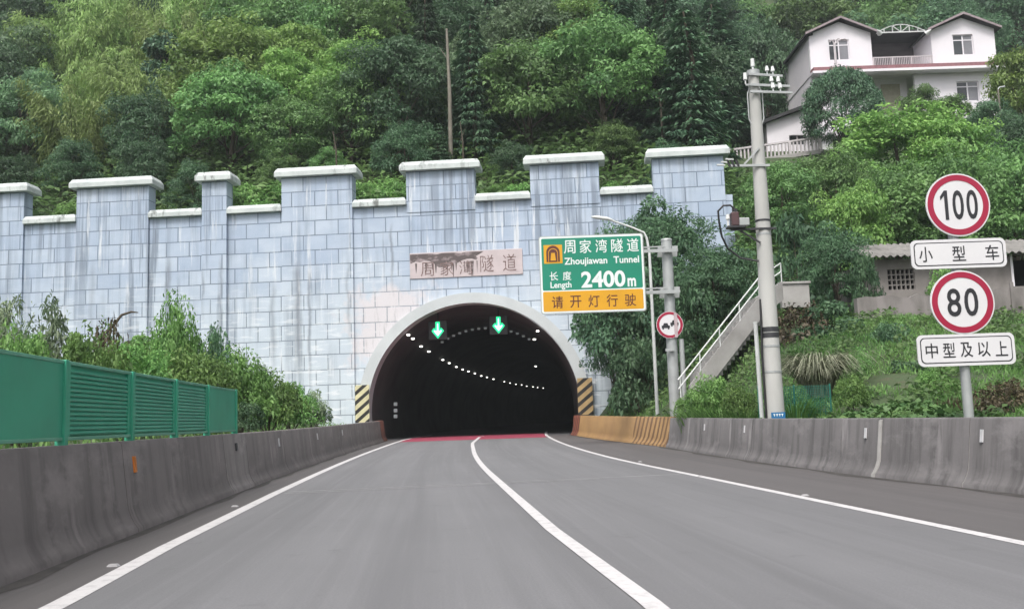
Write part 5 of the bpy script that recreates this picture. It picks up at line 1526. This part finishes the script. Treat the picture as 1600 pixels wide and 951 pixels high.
# right slope
SLOPE = [('bright', 1400, 186, 345, 57, 210, 'bright green spreading tree below the balcony of the house'), ('bright', 1490, 195, 330, 55, 150, 'fresh green tree below the right gable of the house'),
 ('broad', 1310, 246, 370, 52, 140, 'mid-green tree on the slope right of the utility pole'), ('broad', 1225, 262, 400, 49, 120, 'green bushy tree touching the right side of the utility pole'),
 ('broad', 1400, 270, 400, 47, 170, 'mid-green tree left of the 100 speed sign'), ('bright', 1330, 300, 410, 44.5, 120, 'light green small tree above the shed roof'),
 ('broad', 1500, 250, 390, 46, 170, 'dark green tree right behind the 100 speed sign'), ('broad', 1580, 240, 380, 47, 150, 'brownish green tree at the right edge above the shed roof'),
 ('dark', 1308, 365, 505, 38.5, 100, 'dark small tree hiding the left end of the shed'), ('dkshrub', 1352, 385, 470, 36.3, 55, 'grey-green bush left of the shed lattice'),
 ('dkshrub', 1245, 330, 455, 43, 130, 'dense bush behind the stair head'), ('dry', 1250, 470, 590, 33.5, 110, 'dark brushwood on the bank behind the utility pole'), ('dkshrub', 1300, 470, 580, 33, 120, 'dark bush behind the long-bladed grass tuft'),
 ('dkshrub', 1390, 500, 590, 31, 90, 'dark low bush under the old concrete wall'), ('shrub', 1345, 545, 615, 28, 60, 'small leafy plant right of the grass tuft'),
 ('broad', 1490, 150, 230, 70, 80, 'loose tree covering the ground floor window of the house'), ('broad', 1436, 136, 205, 71.5, 66, 'green tree before the ground floor door of the house'), ('bright', 1600, 85, 215, 68, 110, 'bright green tree at the right photo edge beside the house'), ('dark', 1550, 165, 250, 67, 90, 'dark tree leaning on the right corner of the house'),
 ('dark', 1590, 190, 330, 60, 120, 'dark shaded tree at the right edge below the pale pole'), 
 ('broad', 1250, 266, 340, 60, 110, 'green tree right under the white balustrade'), ('shrub', 1120, 215, 260, 65, 60, 'pale green bush above the rightmost coping'),
 ('dkshrub', 1200, 440, 560, 39, 90, 'dark bush between the stairs and the utility pole'), ('shrub', 1110, 585, 655, 30, 80, 'bright leafy bush behind the barrier left of the stub post'), ('shrub', 1155, 600, 655, 27.5, 60, 'bright low bush touching the stub post'), ('shrub', 1075, 610, 655, 32, 45, 'small bush at the foot of the conduit post'), ('shrub', 1240, 600, 655, 26.5, 70, 'low green bush inside the teal wire fence'), ('shrub', 1330, 585, 640, 23.5, 60, 'small leafy plant on the bank left of the creeping vines'), ('dkshrub', 1420, 560, 610, 27, 80, 'low dark weed clump on the bank left of the 80 sign'), ('dry', 1570, 590, 645, 20, 90, 'brownish weed mound right of the speed sign post'), ('shrub', 1460, 575, 620, 24, 60, 'low green weed clump left of the speed sign post'), ('shrub', 1480, 410, 460, 35.9, 70, 'climbing green plant on the wall between the speed signs')]
for (kd, px, pt, pbm, Y, wpx, lab) in SLOPE:
    hero(kd, px, pt, pbm, Y, lab, 'shrub' if 'shrub' in kd or kd == 'dry' else 'tree', width_px=wpx)
hero('pruned', 1314, 116, 200, 68.5, 'round clipped dark tree in front of the house', width_px=122)
# left bank bushes
LEFT = [('shrub', 278, 465, 600, 30, 100, 'tall pointed bush against the wall below the narrow battlement'), ('dkshrub', 338, 500, 600, 31, 60, 'dark fern-like shrub right of the tall pointed bush'), ('silver', 75, 462, 600, 22, 95, 'silvery narrow-leaved bush above the green fence'), ('silver', 10, 455, 600, 20, 80, 'silvery bush at the left photo edge above the fence'),
 ('shrub', 140, 515, 620, 22, 130, 'green bush behind the second fence panel'), ('dry', 170, 490, 600, 25, 70, 'brownish twiggy bush with a bare curved shoot'), ('shrub', 215, 535, 640, 24, 130, 'yellow-green bush behind the louvred fence panels'),
 ('shrub', 300, 545, 650, 25, 140, 'broad bush behind the end of the green fence'), ('shrub', 375, 545, 665, 28, 120, 'bush just past the end of the green fence'), ('shrub', 420, 575, 668, 31, 110, 'rounded bush above the left barrier past the fence'),
 ('shrub', 455, 600, 668, 34, 90, 'low bush on the left bank second from the tunnel'), ('silver', 490, 605, 668, 37, 60, 'pale weedy shrub nearest the tunnel on the left bank'), ('shrub', 240, 520, 620, 34, 130, 'pale green bush at the wall foot on the left'),
 ('dkshrub', 390, 625, 675, 22, 50, 'dark weeds at the fence end on the left barrier'), ('shrub', 30, 510, 620, 17, 120, 'leafy green bush at the left edge behind the solid fence panel'), ('shrub', 350, 560, 660, 38, 150, 'wide bush against the blue wall left of the arch'), ('shrub', 440, 600, 670, 42, 110, 'bush against the wall nearest the left hazard board')]
for (kd, px, pt, pbm, Y, wpx, lab) in LEFT:
    hero(kd, px, pt, pbm, Y, lab, 'shrub', width_px=wpx)
q = at(160, 530, 25)
o = MB().tube([at(165, 520, 25), at(180, 505, 25), at(190, 492, 25), at(205, 487, 25), at(216, 488, 25)], [.05, .04, .035, .03, .012], 7).build('bare_shoot', M['bark'], None, smooth=True)
tag(o, 'bare curved brown shoot sticking up against the blue wall', 'branch')

# long-bladed grass tuft
def blades(name, n, base_r, length, width, seed, arch=.9, seg=6, mat='tuft', spread=1.0):
    rg = np.random.default_rng(seed); V = []; F = []; T = []
    for i in range(n):
        a = rg.random()*6.28; b = base_r*rg.random()**.5; ln = length*rg.uniform(.6, 1.1); out = ln*rg.uniform(.25, .75)*spread
        d = np.array([math.cos(a), math.sin(a), 0]); s = np.array([-math.sin(a), math.cos(a), 0]); base = d*b; tn = rg.random(); k0 = len(V)
        for k in range(seg+1):
            t = k/seg; p = base + d*out*t**1.4 + np.array([0, 0, ln*.95*(t - arch*.62*t**2.6)]); wd = width*(1-t)**.6*.5+.002
            V += [tuple(p-s*wd), tuple(p+s*wd)]; T += [tn, tn]
        for k in range(seg): F.append((k0+2*k, k0+2*k+1, k0+2*k+3, k0+2*k+2))
    me = bpy.data.meshes.new(name); me.from_pydata(V, [], F); me.materials.append(L[mat])
    a_ = me.attributes.new('tone', 'FLOAT', 'POINT'); a_.data.foreach_set('value', np.array(T, dtype=np.float32)); return me
q = at(1278, 595, 27.0)
o = link_mesh('grass_tuft', blades('grass_tuft', 620, .45, 2.9, .038, 5, arch=1.2, seg=9, spread=.85), None); o.location = (q.x, 27.0, min(q.z, H(q.x, 27.0)+.1))
tag(o, 'big silvery tuft of long arching grass blades on the bank', 'grass tuft')
tall = blades('tall_grass', 240, .55, 1.15, .028, 8, arch=.6, mat='grass')
for (px, Y, lab, s) in ((1095, 30, 'light green tall grass clump left of the stub post', 1.2), (1130, 28.5, 'tall grass clump below the stairs', 1.15), (1165, 27, 'tall grass clump beside the white stub post', 1.0), (1240, 25.5, 'tall grass clump behind the teal wire fence', 1.0), (1070, 32.5, 'tall grass at the foot of the tunnel sign pole', .9)):
    p = at(px, 640, Y); o = link_mesh('tall_grass_clump', tall, None); o.location = (p.x, Y, H(p.x, Y)); o.scale = (s, s, s); o.rotation_euler.z = px
    tag(o, lab, 'grass clump', 'tall grass clumps behind the right barrier')

# ---- ground cover that nobody could count
def scatter(name, n, xr, yr, leaf, mat, seed, mask=None, upright=False, aspect=.4, hgt=0.0):
    rg = np.random.default_rng(seed); x = rg.uniform(*xr, n*2); y = rg.uniform(*yr, n*2)
    if mask is not None: k = mask(x, y); x, y = x[k], y[k]
    x, y = x[:n], y[:n]; z = height(x, y); n = len(x)
    P = np.stack([x, y, z+hgt*rg.random(n)], 1)
    if upright: D = rg.normal(size=(n, 3))*.45 + np.array([0, 0, 1.0]); Nn = rg.normal(size=(n, 3)) + np.array([0, -.5, .2])
    else: D = rg.normal(size=(n, 3))*np.array([1, 1, .3]); Nn = rg.normal(size=(n, 3))*.5 + np.array([0, -.3, 1.0])
    sz = leaf*rg.uniform(.5, 1.5, n); pt = .5+.35*np.sin(x*.8+1.3*np.sin(y*.6))*np.cos(y*.7)
    me = leaf_mesh(name, P, nrm(D), nrm(Nn), sz, sz*aspect, pt+.2*rg.normal(size=n), .1)
    me.materials.append(L[mat]); o = link_mesh(name, me, None); tag(o, kind='stuff'); return o
def lat_of(x, y): return x - np.interp(y, _ys, _xs)
def right_bank(x, y): return lat_of(x, y) > np.interp(y, _ys, _rb)+.6
def left_bank(x, y): return lat_of(x, y) < -5.5
scatter('bank_grass', 105000, (3, 26), (10, 49), .19, 'grass', 1, lambda x, y: right_bank(x, y) & (np.sin(x*.9+2)*np.cos(y*.75)+.6*np.sin(x*2.3+y*1.7) > -.55), True, .15)
scatter('bank_weeds', 27000, (3, 26), (14, 49), .16, 'broad', 2, lambda x, y: right_bank(x, y) & (np.sin(x*1.1)*np.cos(y*.9+1)+.5*np.sin(x*2.7-y*1.9) > .15), False, .6, .45)
scatter('left_bank_weeds', 30000, (-30, -4), (8, 50), .2, 'shrub', 3, left_bank, True, .2, .3)
scatter('hill_undergrowth', 120000, (-46, 50), (51.6, 100), .42, 'broad', 4, lambda x, y: (vcoord(x, y) > 51.6) & ~((x > 13.5) & (y < 92) & (y > 56)) & ~((x > 20) & (x < 42) & (y > 71) & (y < 92)), False, .5, 2.2)
scatter('slope_undergrowth', 26000, (11, 48), (38, 67), .34, 'broad', 5, lambda x, y: x < .6*y, False, .5, .7)
scatter('bank_dry_grass', 5000, (7, 22), (20.2, 22.2), .2, 'dry', 9, lambda x, y: right_bank(x, y) & (np.sin(x*.7)+np.sin(x*1.9+1) > -.4) & (x > 9), True, .16)
# creeping leafy patch behind the right barrier
pa = at(1395, 640, 19.5)
scatter('creeping_vines', 5200, (pa.x-1.1, pa.x+1.4), (18.2, 22.5), .15, 'vine', 6, None, False, .8, .38)

# ------------------------------------------------------------------ moist air
def haze():
    m = bpy.data.materials.new('moist_air'); m.use_nodes = True; nt = m.node_tree; nt.nodes.clear()
    out = nt.nodes.new('ShaderNodeOutputMaterial'); v = nt.nodes.new('ShaderNodeVolumePrincipled')
    v.inputs['Color'].default_value = (.86, .92, .95, 1); v.inputs['Density'].default_value = HAZE
    v.inputs['Anisotropy'].default_value = .2
    nt.links.new(v.outputs[0], out.inputs['Volume'])
    o = MB().box(-190, 195, -95, 245, -4, 170).build('haze', m); tag(o, kind='stuff')
HAZE = .0005
haze()
